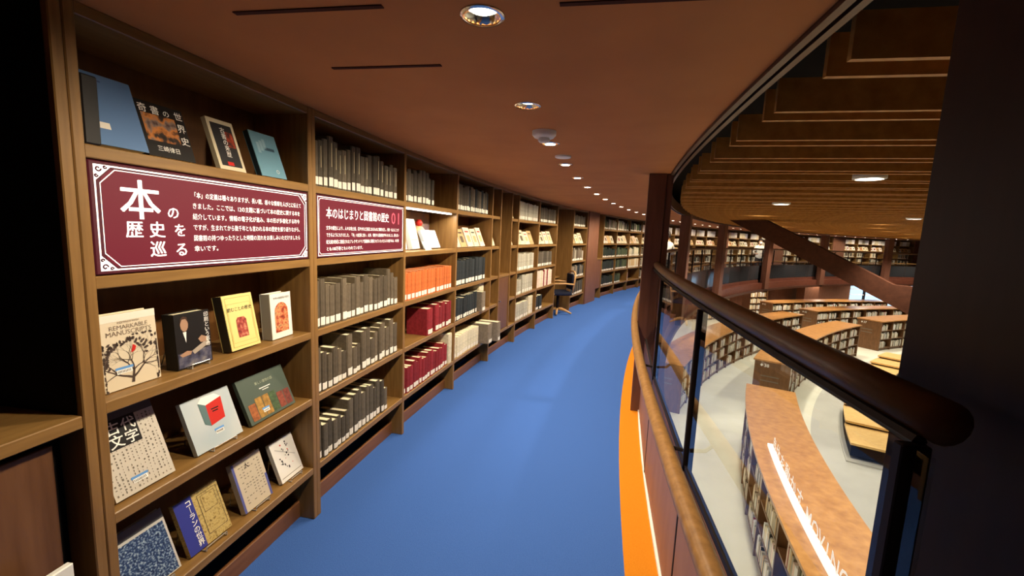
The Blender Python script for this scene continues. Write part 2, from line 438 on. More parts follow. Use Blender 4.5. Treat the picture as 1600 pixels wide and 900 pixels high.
# smoke detector and speaker
t = thing('smoke_detector', 'white round smoke detector on the ceiling between the downlights', 'detector', frame(29.1, .2125, 2.2))
MB().lathe([(.068, 0), (.068, -.02), (.055, -.035), (.04, -.037), (0, -.037)], 24).build('base', M_['white'], t, True)
MB().lathe([(.03, -.036), (.034, -.05), (.026, -.06), (0, -.062)], 20).build('sensor_head', M_['white'], t, True)
t = thing('ceiling_speaker', 'small grey round ceiling speaker between the second and fourth downlights', 'speaker', frame(29.08, .2385, 2.2))
MB().lathe([(.06, 0), (.06, -.01), (.05, -.014), (0, -.014)], 20).build('grille', M_['white'], t, True)

# ------------------------------------------------------------------ bookcases
LV = [.305, .70, 1.065, 1.448, 1.825]         # tops of the shelf boards
TH = .038
DEP = .30
_mesh_cache = {}
def cached(key, fn):
    if key not in _mesh_cache: _mesh_cache[key] = fn()
    return _mesh_cache[key]

def bookcase(s0, s1, label, left=.03, right=.0, shelves=LV, group='bookcases along the curved wall', depth=DEP, back=True, detail=True):
    M, L = bay_frame(s0, s1)
    L = round(L, 3)
    t = thing('bookcase', label, 'bookcase', M, group)
    if left: link('upright', cached(('up', left, depth), lambda: MB().cbox(-left / 2, left / 2, 0, depth, 0, 2.2, .003).mesh('upright', M_['upright'])), t)
    if right:
        o = link('upright', cached(('up', right, depth), lambda: MB().cbox(-right / 2, right / 2, 0, depth, 0, 2.2, .003).mesh('upright', M_['upright'])), t)
        o.location = (L, 0, 0)
    for z in shelves:
        o = link('shelf', cached(('sh', L, depth), lambda: MB().cbox(.012, L - .012, .002, depth, -TH, 0, .003).mesh('shelf', M_['shelf'])), t)
        o.location = (0, 0, z)
    o = link('top_board', cached(('top', L, depth), lambda: MB().cbox(.012, L - .012, .001, depth, -.035, 0, .003).mesh('top_board', M_['shelf'])), t)
    o.location = (0, 0, 2.2)
    if back:
        link('back_panel', cached(('bk', L, depth), lambda: MB().box(0.0, L, depth, depth + .012, .0, 2.2).mesh('back_panel', M_['back'])), t)
    link('kickboard', cached(('kick', L), lambda: MB().cbox(.012, L - .012, .09, .11, 0, .095, .002).mesh('kickboard', M_['kick'])), t)
    return M, L

# unit book: x thickness, y depth (spine at 0), z height
def unit_book_meshes():
    c = MB()
    c.box(0, .1, .03, 1, 0, 1); c.box(.9, 1, .03, 1, 0, 1)
    pr = [(0, .03), (.12, -.012), (.5, -.03), (.88, -.012), (1, .03)]
    vs_ = [(x, y, z) for z in (0, 1) for x, y in pr]
    fs_ = [(i, i + 1, i + 6, i + 5) for i in range(4)] + [(5, 6, 7, 8, 9), (4, 3, 2, 1, 0)]
    c.add(vs_, fs_)
    p = MB().box(.1, .9, .03, .95, .012, .985)
    l = MB()
    pr = [(.1, -.012), (.5, -.036), (.9, -.012)]
    l.add([(x, y, z) for z in (.045, .215) for x, y in pr], [(0, 1, 4, 3), (1, 2, 5, 4)])
    g = MB()
    g.add([(.42, -.034, .42), (.5, -.036, .42), (.56, -.034, .42), (.42, -.034, .88), (.5, -.036, .88), (.56, -.034, .88)], [(0, 1, 4, 3), (1, 2, 5, 4)])
    return c, p, l, g
_c, _p, _l, _g = unit_book_meshes()
BOOK = {}
PAGE_ME = _p.mesh('page_block', M_['page']); TAG_ME = _l.mesh('call_label', M_['tagw']); GOLD_ME = _g.mesh('spine_title', M_['gold'])
def book_cover_mesh(mat):
    if mat not in BOOK: BOOK[mat] = _c.mesh('book', M_[mat])
    return BOOK[mat]
nbooks = 0
def book(M, x, z, th, h, d, mat, label, group, y=.012, tag_on=True, gold=False, lean=0):
    global nbooks
    nbooks += 1
    S = Matrix.Translation((x, y, z)) @ Matrix.Rotation(lean, 4, 'Y') @ Matrix.Diagonal((th, d, h, 1))
    o = link('book', book_cover_mesh(mat), None, M @ S)
    tag(o, label, 'book', group)
    link('page_block', PAGE_ME, o)
    if tag_on: link('call_label', TAG_ME, o)
    if gold: link('spine_title', GOLD_ME, o)
    return o

STUFF = MB(); STUFF_MATS = ['dark', 'dark2', 'navyb', 'creamb', 'greyb', 'boxb', 'greenb', 'dgreen', 'pinkb', 'tanb', 'redb', 'page', 'tagw', 'white']
def row(M, x0, x1, z, mat, th, hh, desc, n=None, gold=False, tags=True, d=(.17, .21), stuff=False, group=None, y=.014, mats=None, gaps=0.0):
    """a run of upright volumes from x0 to x1"""
    xs = []; x = x0
    while True:
        t = random.uniform(*th)
        if x + t > x1: break
        xs.append((x, t)); x += t + (random.uniform(.0, .002) if random.random() > gaps else random.uniform(.01, .03))
    for i, (x, t) in enumerate(xs):
        h = random.uniform(*hh); dd = random.uniform(*d)
        mt = random.choice(mats) if mats else mat
        yy = y + random.uniform(0, .012)
        if stuff:
            mi = STUFF_MATS.index(mt)
            STUFF.box(x, x + t - .001, yy, yy + dd, z, z + h, mi, M)
            if tags: STUFF.box(x + t * .1, x + t * .9, yy - .002, yy, z + h * .05, z + h * .21, STUFF_MATS.index('tagw'), M)
        else:
            book(M, x, z + .0005, t, h, dd, mt, f'{ordinal(i + 1)} from left of the {desc}', group or desc, yy, tags, gold and random.random() < .5)

def faceout(M, x, y, z, w, h, th, tilt, cover, label, spine=None, group=None, yaw=0, pages=True, name='display_book'):
    """a book shown cover-first, leaning back; returns the empty (local x right, z up the cover, y into the book)"""
    t = math.radians(tilt)
    m = M @ Matrix.Translation((x, y, z + th * math.sin(t) + .001)) @ Matrix.Rotation(yaw, 4, 'Z') @ Matrix.Rotation(-t, 4, 'X')
    e = thing(name, label, 'book', m, group)
    c = MB().box(0, w, 0, .003, 0, h).box(0, w, th - .003, th, 0, h).box(0, .003, .003, th - .003, 0, h, 1)
    c.build('cover', [cover, spine or cover], e)
    if pages: MB().box(.004, w - .005, .003, th - .003, .004, h - .004).build('page_block', M_['page'], e)
    global nbooks
    nbooks += 1
    return e

def stand(M, x, y, z, w, tilt, label):
    """bent wire easel under a display book"""
    t = math.radians(tilt)
    e = thing('book_stand', label, 'stand', M @ Matrix.Translation((x, y, z)), 'wire book stands')
    for sx in (w * .25, w * .75):
        top = (sx, .055 + .16 * math.sin(t), .16 * math.cos(t))
        MB().tube([(sx, -.012, .018), (sx, -.012, .003), (sx, .13, .003), top], .0022, 5).build('wire', M_['wire'], e)
    MB().tube([(w * .25, -.012, .018), (w * .75, -.012, .018)], .0022, 5).build('lip_wire', M_['wire'], e)

def text(body, size, mat, parent, x, z, y=-.0012, align='LEFT', rot=0.0, offset=0.0, name='lettering', sx=1.0, spacing=1.0):
    cu = bpy.data.curves.new('lettering', 'FONT')
    cu.body = body; cu.size = size; cu.align_x = align; cu.offset = offset; cu.space_line = spacing
    cu.resolution_u = 2
    tmp = bpy.data.objects.new('lettering_tmp', cu); col.objects.link(tmp)
    dg = bpy.context.evaluated_depsgraph_get()
    me = bpy.data.meshes.new_from_object(tmp.evaluated_get(dg))
    bpy.data.objects.remove(tmp); bpy.data.curves.remove(cu)
    me.materials.clear(); me.materials.append(mat)
    o = link(name, me)
    o.matrix_world = Matrix.Translation((x, y, z)) @ Matrix.Rotation(rot, 4, 'Y') @ Matrix.Rotation(PI / 2, 4, 'X') @ Matrix.Diagonal((sx, 1, 1, 1))
    o.parent = parent
    return o

def patch(parent, x0, x1, z0, z1, mat, name='printed_patch', y=-.0007, poly=None):
    mb = MB()
    if poly: mb.poly([(px, y, pz) for px, pz in poly])
    else: mb.poly([(x0, y, z0), (x1, y, z0), (x1, y, z1), (x0, y, z1)])
    return mb.build(name, mat, parent)

def outline(parent, x0, x1, z0, z1, wd, mat, name='printed_border', ch=0.0, y=-.0008):
    def ringp(x0, x1, z0, z1, c): return [(x0 + c, z0), (x1 - c, z0), (x1, z0 + c), (x1, z1 - c), (x1 - c, z1), (x0 + c, z1), (x0, z1 - c), (x0, z0 + c)]
    o_ = ringp(x0, x1, z0, z1, ch); i_ = ringp(x0 + wd, x1 - wd, z0 + wd, z1 - wd, max(ch - wd * .4, 0))
    vs_ = [(x, y, z) for x, z in o_ + i_]
    return MB().add(vs_, [(k, (k + 1) % 8, 8 + (k + 1) % 8, 8 + k) for k in range(8)]).build(name, mat, parent)

U = [5.89, 6.9237, 7.9709, 9.0287, 10.0952, 11.1251, 12.1934, 13.2829, 14.2968, 15.6507, 16.782, 17.9318, 19.03]

# --- bay 0: niche with counter, left of everything
M0, L0 = bay_frame(3.80, 4.8635)
t = thing('counter_cabinet', 'wooden cabinet with counter top in the dark niche at the left edge', 'cabinet', M0)
MB().cbox(L0 - .033, L0 - .002, 0, .6, 0, 2.198, .003).build('upright', M_['upright'], t)
MB().cbox(-.015, .015, 0, .6, 0, 2.198, .003).build('upright', M_['upright'], t)
MB().cbox(.016, L0 - .035, .0, .58, 1.012, 1.05, .003).build('counter_top', M_['shelf'], t)
d = MB().cbox(.02, L0 - .075, .055, .075, .05, .975, .003).build('door', M_['door'], t)
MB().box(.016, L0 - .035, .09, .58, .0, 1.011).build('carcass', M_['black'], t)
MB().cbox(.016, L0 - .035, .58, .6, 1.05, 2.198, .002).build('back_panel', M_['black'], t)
MB().box(L0 - .036, L0 - .0335, .02, .58, 1.051, 2.198).build('shade_lining', M_['black'], t)  # black sheet and back panel paint in the shade of the niche
t = thing('document_holder', 'white panel standing against the wooden cabinet at lower left', 'holder', M0 @ Matrix.Translation((.55, -.035, 0)))
MB().cbox(0, .40, 0, .02, 0, .655, .003).build('panel', M_['white'], t)
MB().cbox(.02, .38, -.06, .0, 0, .02, .003).build('foot', M_['white'], t)

# --- bay 1: display bookcase with the large red sign
M1, L1 = bookcase(4.878, 5.876, 'display bookcase with the large lit red sign and face-out books', left=.03, right=.03, group='bookcases along the curved wall')
# --- further bays
names = {1: 'bookcase of charcoal volumes with the smaller red 01 sign',
         2: 'bookcase with the lit white display niche and orange books',
         3: 'bookcase with navy volumes and grey boxes sticking out at the bottom',
         5: 'bookcase of pale grey volumes just past the narrow cabinet',
         6: 'bookcase with pink spines, left of the wooden armchair',
         8: 'bookcase just right of the wooden armchair niche',
         10: 'bookcase right of the far brown wall panel, dark green volumes',
         11: 'bookcase of olive green volumes in the far curve',
         12: 'bookcase of mixed pale volumes nearest the slim post'}
BAY = {}
for i in (1, 2, 3, 5, 6, 8, 10, 11, 12):
    s0, s1 = U[i - 1], U[i]
    if i == 1: s0 = 5.905
    BAY[i] = bookcase(s0, s1, names[i], left=.03, right=.03 if i in (3, 6, 8, 12) else 0)

M1 = M1 @ Matrix.Translation((.015, 0, 0))
# sign 1 -----------------------------------------------------------
def sign(M, x0, x1, z0, z1, label, border=.012, ornament=True, ch=.05):
    e = thing('sign', label, 'sign', M @ Matrix.Translation((x0, .004, z0)), 'lit red signs')
    W, H = x1 - x0, z1 - z0
    MB().cbox(0, W, 0, .03, 0, H, .003).build('panel', M_['signdark'], e)
    return e, W, H
e, W, H = sign(M1, .004, .964, 1.452, 1.783, 'large lit red sign about the history of books')
patch(e, .03, W - .03, .028, H - .028, M_['signred'], 'red_field', -.0006, poly=[(.055, .022), (W - .055, .022), (W - .03, .047), (W - .03, H - .047), (W - .055, H - .022), (.055, H - .022), (.03, H - .047), (.03, .047)])
outline(e, .012, W - .012, .010, H - .010, .0045, M_['signwhite'], 'outer_border', 0.0)
outline(e, .026, W - .026, .020, H - .020, .0025, M_['signwhite'], 'inner_border', .042)
for sx in (0, 1):
    for sz in (0, 1):
        fx = lambda x: x if sx == 0 else W - x
        fz = lambda z: z if sz == 0 else H - z
        c = MB()
        pl = [(fx(.012), fz(.010)), (fx(.062), fz(.010)), (fx(.012), fz(.060))]
        c.poly([(x, -.001, z) for x, z in pl])
        oc = c.build('corner_ornament', M_['signwhite'], e)
        for (cx, cz, rr) in ((.024, .022, .0085), (.042, .016, .005), (.018, .042, .005)):
            k = MB(); 
            pts = [(fx(cx + rr * math.cos(q) * (1 - q / 9)), -.0016, fz(cz + rr * math.sin(q) * (1 - q / 9))) for q in [i * .6 for i in range(11)]]
            k.tube(pts, .0021, 4)
            k.build('scroll', M_['signdark'], oc)
SW = M_['signwhite']
def bold(body, size, mat, parent, x, z, d):
    o = text(body, size, mat, parent, x, z)
    me = o.data; vs_ = [v.co.copy() for v in me.vertices]; fs_ = [tuple(p.vertices) for p in me.polygons]; n_ = len(vs_)
    mb = MB()
    for dx, dy in ((0, 0), (d, 0), (d * .5, d * .35)): mb.add([(v.x + dx, v.y + dy, v.z) for v in vs_], fs_)
    o.data = mb.mesh('lettering', mat)
    return o
def su(px): return (px - 137) / (478 - 137)
bold('本', .132, SW, e, .072, .178, .0035)
bold('の', .046, SW, e, .222, .176, .0015)
bold('歴', .056, SW, e, .086, .114, .002)
bold('史', .056, SW, e, .158, .114, .002)
bold('を', .048, SW, e, .243, .116, .0015)
bold('巡', .056, SW, e, .158, .050, .002)
bold('る', .052, SW, e, .243, .048, .0015)
lines = ['「本」の定義は種々ありますが、長い間、様々な情報を人びとに伝えて', 'きました。ここでは、12の主題に基づいて本の歴史に関する本を', '紹介しています。情報の電子化が進み、本の形が多様化する昨今',
         'ですが、生まれてから数千年とも言われる本の歴史を振り返りながら、', '図書館の持つゆったりとした時間の流れをお楽しみいただけましたら', '幸いです。']
def fitted(body, size, mat, parent, x, z, width, offset=0, maxs=1.25):
    o = text(body, size, mat, parent, x, z, offset=0)
    xs = [v.co.x for v in o.data.vertices]
    wd = max(xs) - min(xs)
    if width:
        k = min(width / wd, maxs)
        for v in o.data.vertices: v.co.x *= k
    return o
for i, ln in enumerate(lines):
    fitted(ln, .0235, SW, e, .318, .252 - i * .0385, .575 if i < 5 else None, .0004)

# sign 2 in the second bay
Mb, Lb = BAY[1]
e, W, H = sign(Mb, .020, Lb - .020, 1.452, 1.783, 'smaller lit red sign numbered 01 in the second bay')
patch(e, .012, W - .012, .012, H - .012, M_['signred'], 'red_field')
outline(e, .008, W - .008, .008, H - .008, .004, SW, 'outer_border')
outline(e, .018, W - .018, .018, H - .018, .002, SW, 'inner_border', .012)
fitted('本のはじまりと図書館の歴史', .066, SW, e, .075, .215, .68, .0012)
fitted('0', .115, M_['signpink'], e, .79, .20, .058); fitted('1', .115, M_['signpink'], e, .862, .20, .04)
for i, ln in enumerate(['文字の誕生により、人々は粘土板、石や木など身近にあるものに情報を記し、保存・伝えることが', 'できるようになりました。「本」の起源に倣い、以来、保存する図書館が作られました。最も古い', '紀元前3世紀に建設されたアレクサンドリア図書館に蔵書されていたパピルスの巻子本は、70万巻', 'とも100万巻ともいわれています。']):
    fitted(ln, .024, SW, e, .075, .150 - i * .038, .83 if i < 3 else None, .0003)

# ------------------------------------------------------------------ display books of the first bay
ink = flat_mat('black_ink', srgb(22, 20, 20), .5); wink = flat_mat('white_ink', srgb(238, 236, 228), .5)
sticker = flat_mat('blue_sticker', srgb(96, 150, 210), .5); greyink = flat_mat('grey_ink', srgb(120, 112, 100), .6)
redink = flat_mat('red_ink', srgb(196, 42, 34), .45); brownink = flat_mat('brown_ink', srgb(72, 58, 50), .6)
def speckle(name, cols, scale, stretch=(1, 1, 1), detail=4):
    m, N, L, b = base_mat(name, cols[0], .5, .25)
    tc = N.new('ShaderNodeTexCoord'); mp = N.new('ShaderNodeMapping'); mp.inputs['Scale'].default_value = stretch
    nz = N.new('ShaderNodeTexNoise'); nz.inputs['Scale'].default_value = scale; nz.inputs['Detail'].default_value = detail
    cr = N.new('ShaderNodeValToRGB'); el = cr.color_ramp.elements
    for i, c in enumerate(cols):
        ps = .3 + .4 * i / max(1, len(cols) - 1)
        if i < 2: e_ = el[i]; e_.position = ps
        else: e_ = el.new(ps)
        e_.color = c
    L.new(tc.outputs['Object'], mp.inputs[0]); L.new(mp.outputs[0], nz.inputs['Vector']); L.new(nz.outputs[0], cr.inputs[0]); L.new(cr.outputs[0], b.inputs['Base Color'])
    return m
cov = lambda nm, *c: flat_mat(nm, srgb(*c), .45, .35)
def call_sticker(e, x, z, w=.045):
    patch(e, x, x + w, z + .014, z + .022, sticker, 'blue_sticker', -.0012)
    patch(e, x + .004, x + w - .004, z, z + .014, wink, 'barcode_label', -.0012)
    b = MB()
    for i in range(9):
        xx = x + .007 + i * (w - .014) / 9
        b.poly([(xx, -.0016, z + .003), (xx + .0017, -.0016, z + .003), (xx + .0017, -.0016, z + .011), (xx, -.0016, z + .011)])
    b.build('barcode', ink, e)

blackc = cov('black_cover', 24, 21, 20)
# top shelf
z = LV[4]
e = faceout(M1, .066, .045, z, .150, .225, .04, 17, cov('steel_blue_cover', 92, 124, 168), 'blue book leaning beside the black binder on the top shelf', cov('steel_blue_spine', 70, 96, 136))
bd = thing('binder', 'black binder standing at the left end of the top shelf', 'binder', M1 @ Matrix.Translation((.001, .002, LV[4] + .001)))
MB().cbox(0, .044, 0, .10, 0, .19, .004).build('cover', blackc, bd)
MB().box(.006, .038, .006, .098, .186, .1905).build('page_block', M_['page'], bd)
patch(e, .008, .05, .052, .072, M_['tagw'], 'barcode_label'); patch(e, .0, .06, .2, .206, cov('dark_blue_print', 60, 86, 128), 'printed_line')
e = faceout(M1, .225, .055, z, .172, .192, .03, 17, blackc, 'black book titled in white about strange books, top shelf')
pm = speckle('dim_collage', [srgb(26, 20, 18), srgb(58, 46, 40), srgb(190, 118, 56), srgb(120, 104, 96), srgb(60, 24, 26)], 22)
patch(e, .012, .132, .055, .15, pm, 'cover_picture')
for i, ch in enumerate('奇書の世'): text(ch, .032 if ch != 'の' else .026, wink, e, .006 + i * .043, .154)
text('界', .034, wink, e, .134, .108); text('史', .034, wink, e, .134, .062)
text('三崎律日', .021, wink, e, .035, .022)
e = faceout(M1, .505, .055, z, .130, .212, .02, 18, cov('ivory_cover', 214, 202, 172), 'ivory framed book with a dark panel on the top shelf')
patch(e, .014, .116, .016, .194, cov('slate_panel', 44, 44, 46), 'dark_panel')
patch(e, .075, .112, .1, .165, speckle('ember_print', [srgb(44, 40, 40), srgb(150, 60, 40), srgb(196, 84, 60)], 40), 'red_print', -.001)
for i, ch in enumerate('古書の来歴'): text(ch, .026, wink, e, .052, .158 - i * .025)
patch(e, .045, .075, .02, .035, redink, 'red_seal', -.001)
e = faceout(M1, .725, .055, z, .160, .210, .028, 19, cov('teal_blue_cover', 108, 152, 172), 'pale teal blue book at the right end of the top shelf', cov('dark_teal', 36, 50, 58))
patch(e, .07, .13, .128, .142, cov('ink_teal', 50, 74, 92), 'title_block')
for i in range(3): patch(e, .025 + .02 * i, .042 + .02 * i, .11 + .012 * i, .16 + .01 * i, cov('pale_teal', 146, 180, 194), 'pale_motif')
MB().lathe([(.009, 0), (.009, .0004), (.007, .0004), (.007, 0)], 14, M=Matrix.Translation((.11, -.0006, .03)) @ Matrix.Rotation(PI / 2, 4, 'X')).build('emblem', wink, e)
# third shelf (under the sign)
z = LV[2]
e = faceout(M1, .040, .058, z, .178, .246, .045, 3, cov('parchment_cover', 214, 200, 174), 'cream book with a dark branching tree on its cover')
patch(e, .0, .178, .222, .246, cov('pale_top', 226, 220, 204), 'top_band')
for i, (ln, s) in enumerate((('MEETINGS WITH', .009), ('REMARKABLE', .020), ('MANUSCRIPTS', .022))):
    text(ln, s, cov('taupe_ink', 128, 112, 96), e, .09, .214 - i * .019, align='CENTER')
tree = MB(); leaves = MB()
rnd = random.Random(3)
def strip(x0, z0, x1, z1, w0, w1):
    dx, dz = x1 - x0, z1 - z0; L_ = math.hypot(dx, dz) + 1e-6; nx, nz_ = -dz / L_, dx / L_
    tree.poly([(x0 - nx * w0, -.001, z0 - nz_ * w0), (x0 + nx * w0, -.001, z0 + nz_ * w0), (x1 + nx * w1, -.001, z1 + nz_ * w1), (x1 - nx * w1, -.001, z1 - nz_ * w1)])
def grow(x, z, an, ln, wd, dep):
    seg = 3
    for i in range(seg):
        an += rnd.uniform(-.22, .22)
        x1, z1 = x + ln / seg * math.cos(an), z + ln / seg * math.sin(an)
        x1 = min(max(x1, .006), .172); z1 = min(max(z1, .006), .168)
        strip(x, z, x1, z1, wd, wd * .92); x, z, wd = x1, z1, wd * .85
    if dep == 0:
        c, s_ = math.cos(an), math.sin(an)
        p = [(0, -.003), (.006, -.004), (.012, 0), (.006, .004), (0, .003)]
        leaves.poly([(min(max(x + a_ * c - b_ * s_, .003), .175), -.0012, min(z + a_ * s_ + b_ * c, .174)) for a_, b_ in p]); return
    for da in ((-.5, .45) if dep < 4 else (-.75, .05, .75)):
        grow(x, z, an + da + rnd.uniform(-.15, .15), ln * .78, wd * .8, dep - 1)
grow(.085, .012, PI / 2 - .05, .042, .0048, 5)
grow(.085, .03, PI - .6, .05, .0035, 4); grow(.09, .03, .55, .05, .0035, 4)
tree.build('tree_print', brownink, e); leaves.build('leaf_print', brownink, e)
patch(e, .09, .102, .115, .13, redink, 'red_bird', -.0014, poly=[(.088, .112), (.1, .116), (.106, .13), (.096, .138)])
call_sticker(e, .035, .05, .055)
e = faceout(M1, .281, .055, z, .146, .208, .052, 3, blackc, 'thick black book with a dim portrait and white vertical title', cov('grey_black_spine', 40, 37, 35))
skin = cov('pale_print', 168, 132, 106)
patch(e, .004, .142, .004, .06, speckle('dim_blue_print', [srgb(26, 24, 30), srgb(74, 74, 96), srgb(120, 116, 120)], 30), 'lower_picture')
patch(e, 0, 0, 0, 0, skin, 'face_print', -.001, poly=[(.028 + .016 * math.cos(q) + .01, .165 + .026 * math.sin(q)) for q in [i * PI / 6 for i in range(12)]])
patch(e, 0, 0, 0, 0, cov('umber_print', 70, 48, 36), 'hair_print', -.0014, poly=[(.02, .165), (.024, .19), (.036, .197), (.05, .192), (.056, .165), (.051, .176), (.045, .186), (.03, .186), (.025, .176)])
patch(e, 0, 0, 0, 0, wink, 'collar_print', -.001, poly=[(.03, .138), (.044, .138), (.04, .095)])
patch(e, 0, 0, 0, 0, skin, 'hand_print', -.001, poly=[(.09, .10), (.105, .112), (.13, .1), (.125, .082), (.1, .085)])
patch(e, 0, 0, 0, 0, skin, 'hand_print', -.001, poly=[(.01, .055), (.04, .065), (.06, .06), (.055, .048), (.02, .045)])
patch(e, 0, 0, 0, 0, cov('sheet_print', 170, 156, 140), 'sheet_print', -.001, poly=[(.06, .06), (.13, .092), (.14, .075), (.07, .045)])
for i, ch in enumerate('印刷という革命'): text(ch, .021, wink, e, .121, .182 - i * .0195)
stand(M1, .281, .045, z, .146, 3, 'clear stand under the thick black portrait book')
e = faceout(M1, .523, .055, z, .160, .238, .048, 11, cov('yellow_cover', 222, 204, 130), 'yellow book with a small red picture and a fine border', cov('brown_black_spine', 44, 38, 32))
outline(e, .012, .148, .012, .226, .0016, cov('ochre_ink', 160, 136, 64), 'printed_border'); outline(e, .018, .142, .03, .2, .001, cov('ochre_ink2', 170, 146, 74), 'printed_border')
text('読むことの歴史', .019, ink, e, .08, .168, align='CENTER')
patch(e, .05, .105, .05, .13, speckle('red_scene', [srgb(96, 36, 32), srgb(164, 70, 60), srgb(200, 140, 110)], 60), 'cover_picture', -.001, poly=[(.05, .05), (.105, .05), (.105, .125), (.095, .138), (.06, .138), (.05, .125)])
e = faceout(M1, .755, .052, z, .140, .220, .055, 3, cov('white_cover', 226, 222, 214), 'white book with an arched reddish picture, right end below the sign', cov('grey_spine', 150, 144, 134))
arch = [(.025, .03), (.115, .03), (.115, .13)] + [(.07 + .045 * math.cos(q), .13 + .045 * math.sin(q)) for q in [i * PI / 8 for i in range(1, 8)]] + [(.025, .13)]
patch(e, 0, 0, 0, 0, speckle('arch_scene', [srgb(96, 40, 30), srgb(176, 74, 48), srgb(206, 150, 100), srgb(70, 50, 50)], 45), 'cover_picture', -.001, poly=arch)
text('世界の図書館の歴史', .012, ink, e, .02, .192)
# second shelf from the bottom
z = LV[1]
npm = cov('newsprint_cover', 200, 192, 178)
e = faceout(M1, .030, .036, z, .200, .288, .02, 20, npm, 'large newsprint book with a black square reading ancient characters')
patch(e, .0, .2, .255, .288, cov('grey_band', 84, 80, 82), 'grey_band')  # shadow of the shelf above, painted as a grey strip on the cover
b = MB(); rr = random.Random(5)
for cx in range(14):
    for cz in range(22):
        if rr.random() < .86:
            x0 = .008 + cx * .0135; z0 = .012 + cz * .0108
            wv = rr.uniform(.0012, .006); hv = rr.uniform(.003, .008)
            b.poly([(x0, -.0008, z0), (x0 + wv, -.0008, z0), (x0 + wv, -.0008, z0 + hv), (x0, -.0008, z0 + hv)])
tag(b.build('fine_print', greyink, e), kind='stuff')
patch(e, .03, .135, .158, .258, blackc, 'black_square', -.0012)
for ch, x_, z_ in (('古', .036, .212), ('代', .085, .212), ('文', .036, .166), ('字', .085, .166)): text(ch, .046, wink, e, x_, z_, -.0016, offset=.0006)
call_sticker(e, .06, .03, .055)
e = faceout(M1, .330, .045, z, .222, .215, .02, 20, speckle('mist_blue_cover', [srgb(160, 178, 190), srgb(206, 208, 204)], 4, (1, 1, 1), 1), 'pale grey-blue book picturing a red book')
patch(e, 0, 0, 0, 0, redink, 'red_book_print', -.001, poly=[(.095, .085), (.165, .095), (.175, .185), (.098, .172)])
patch(e, 0, 0, 0, 0, cov('teal_print', 90, 116, 116), 'spine_print', -.001, poly=[(.07, .1), (.095, .085), (.098, .172), (.068, .19)])
patch(e, 0, 0, 0, 0, wink, 'pages_print', -.001, poly=[(.068, .19), (.098, .172), (.175, .185), (.15, .205), (.09, .208)])
patch(e, .115, .15, .145, .15, ink, 'printed_line', -.0014); patch(e, .118, .145, .135, .14, ink, 'printed_line', -.0014)
call_sticker(e, .1, .045, .045)
stand(M1, .330, .038, z, .222, 20, 'clear stand under the book picturing a red book')
e = faceout(M1, .600, .042, z, .290, .214, .018, 23, cov('slate_green_cover', 76, 88, 78), 'wide slate green book picturing a row of old bindings')
for i, c in enumerate(((176, 104, 60), (184, 140, 70), (178, 134, 66), (82, 104, 70), (150, 76, 60), (132, 66, 56))):
    patch(e, .018 + i * .044, .058 + i * .044, .012, .09 + (.018 if i in (1, 2, 3) else 0), speckle('binding_print', [srgb(*[int(v * .7) for v in c]), srgb(*c)], 60), 'binding_print', -.001)
text('美しい書物の話', .016, cov('sage_ink', 170, 176, 150), e, .15, .165, align='CENTER')
patch(e, .11, .18, .14, .144, wink, 'printed_line', -.001); patch(e, .125, .165, .13, .133, wink, 'printed_line', -.001)
call_sticker(e, .085, .03, .045)
# bottom shelf
z = LV[0]
e = faceout(M1, .050, .045, z, .188, .240, .02, 20, cov('off_white_cover', 196, 192, 184), 'navy speckled book with grey top, bottom shelf left')
patch(e, .004, .18, .004, .195, speckle('navy_glyphs', [srgb(22, 36, 66), srgb(44, 68, 110), srgb(170, 190, 206)], 130, (1, 1, 1), 2), 'speckled_field')
patch(e, .0, .188, .205, .24, cov('grey_band2', 96, 96, 98), 'grey_band')
e = faceout(M1, .278, .045, z, .195, .217, .02, 20, speckle('ochre_ornate_cover', [srgb(150, 124, 66), srgb(196, 172, 108), srgb(120, 96, 50)], 70), 'blue and ochre book with a white vertical title, bottom shelf')
patch(e, .0, .075, .0, .217, cov('ultramarine_band', 52, 58, 140), 'blue_band')
for i, ch in enumerate('コーランの世界'):
    text(ch if ch != 'ー' else '｜', .028, wink, e, .042, .182 - i * .0275, -.0014, offset=.0004)
outline(e, .095, .185, .03, .2, .002, brownink, 'printed_border'); outline(e, .108, .172, .12, .19, .0015, brownink, 'printed_border')
e = faceout(M1, .545, .042, z, .168, .232, .025, 18, cov('beige_cover', 198, 184, 160), 'beige book with violet edges, bottom shelf')
patch(e, .0, .012, .0, .232, cov('violet_edge', 88, 92, 150), 'violet_edge'); patch(e, .156, .168, .0, .11, cov('violet_edge', 88, 92, 150), 'violet_edge')
b = MB()
for i in range(7):
    for j in range(13):
        if rr.random() < .7: b.poly([(.03 + i * .018, -.0008, .03 + j * .014), (.03 + i * .018 + rr.uniform(.004, .014), -.0008, .03 + j * .014), (.04 + i * .018, -.0008, .034 + j * .014), (.03 + i * .018, -.0008, .034 + j * .014)])
tag(b.build('fine_print', greyink, e), kind='stuff')
text('人', .03, ink, e, .06, .185)
e = faceout(M1, .785, .045, z, .160, .210, .022, 21, cov('white_cover2', 228, 224, 216), 'white book with scattered dark squares, bottom shelf right end')
b = MB(); r_ = MB()
for i in range(26):
    x0, z0 = .05 + rr.gauss(0, .02) + i * .0022, .05 + i * .0052
    s_ = rr.uniform(.004, .01); (r_ if i % 7 == 3 else b).poly([(x0, -.001, z0), (x0 + s_, -.001, z0), (x0 + s_, -.001, z0 + s_), (x0, -.001, z0 + s_)])
b.build('square_print', ink, e); r_.build('square_print', redink, e)
MB().poly([(.02, -.0009, .17), (.024, -.0009, .174), (.14, -.0009, .1), (.137, -.0009, .096)]).build('diagonal_print', cov('pale_grey_ink', 190, 186, 180), e)
patch(e, .01, .15, .018, .021, greyink, 'printed_line')
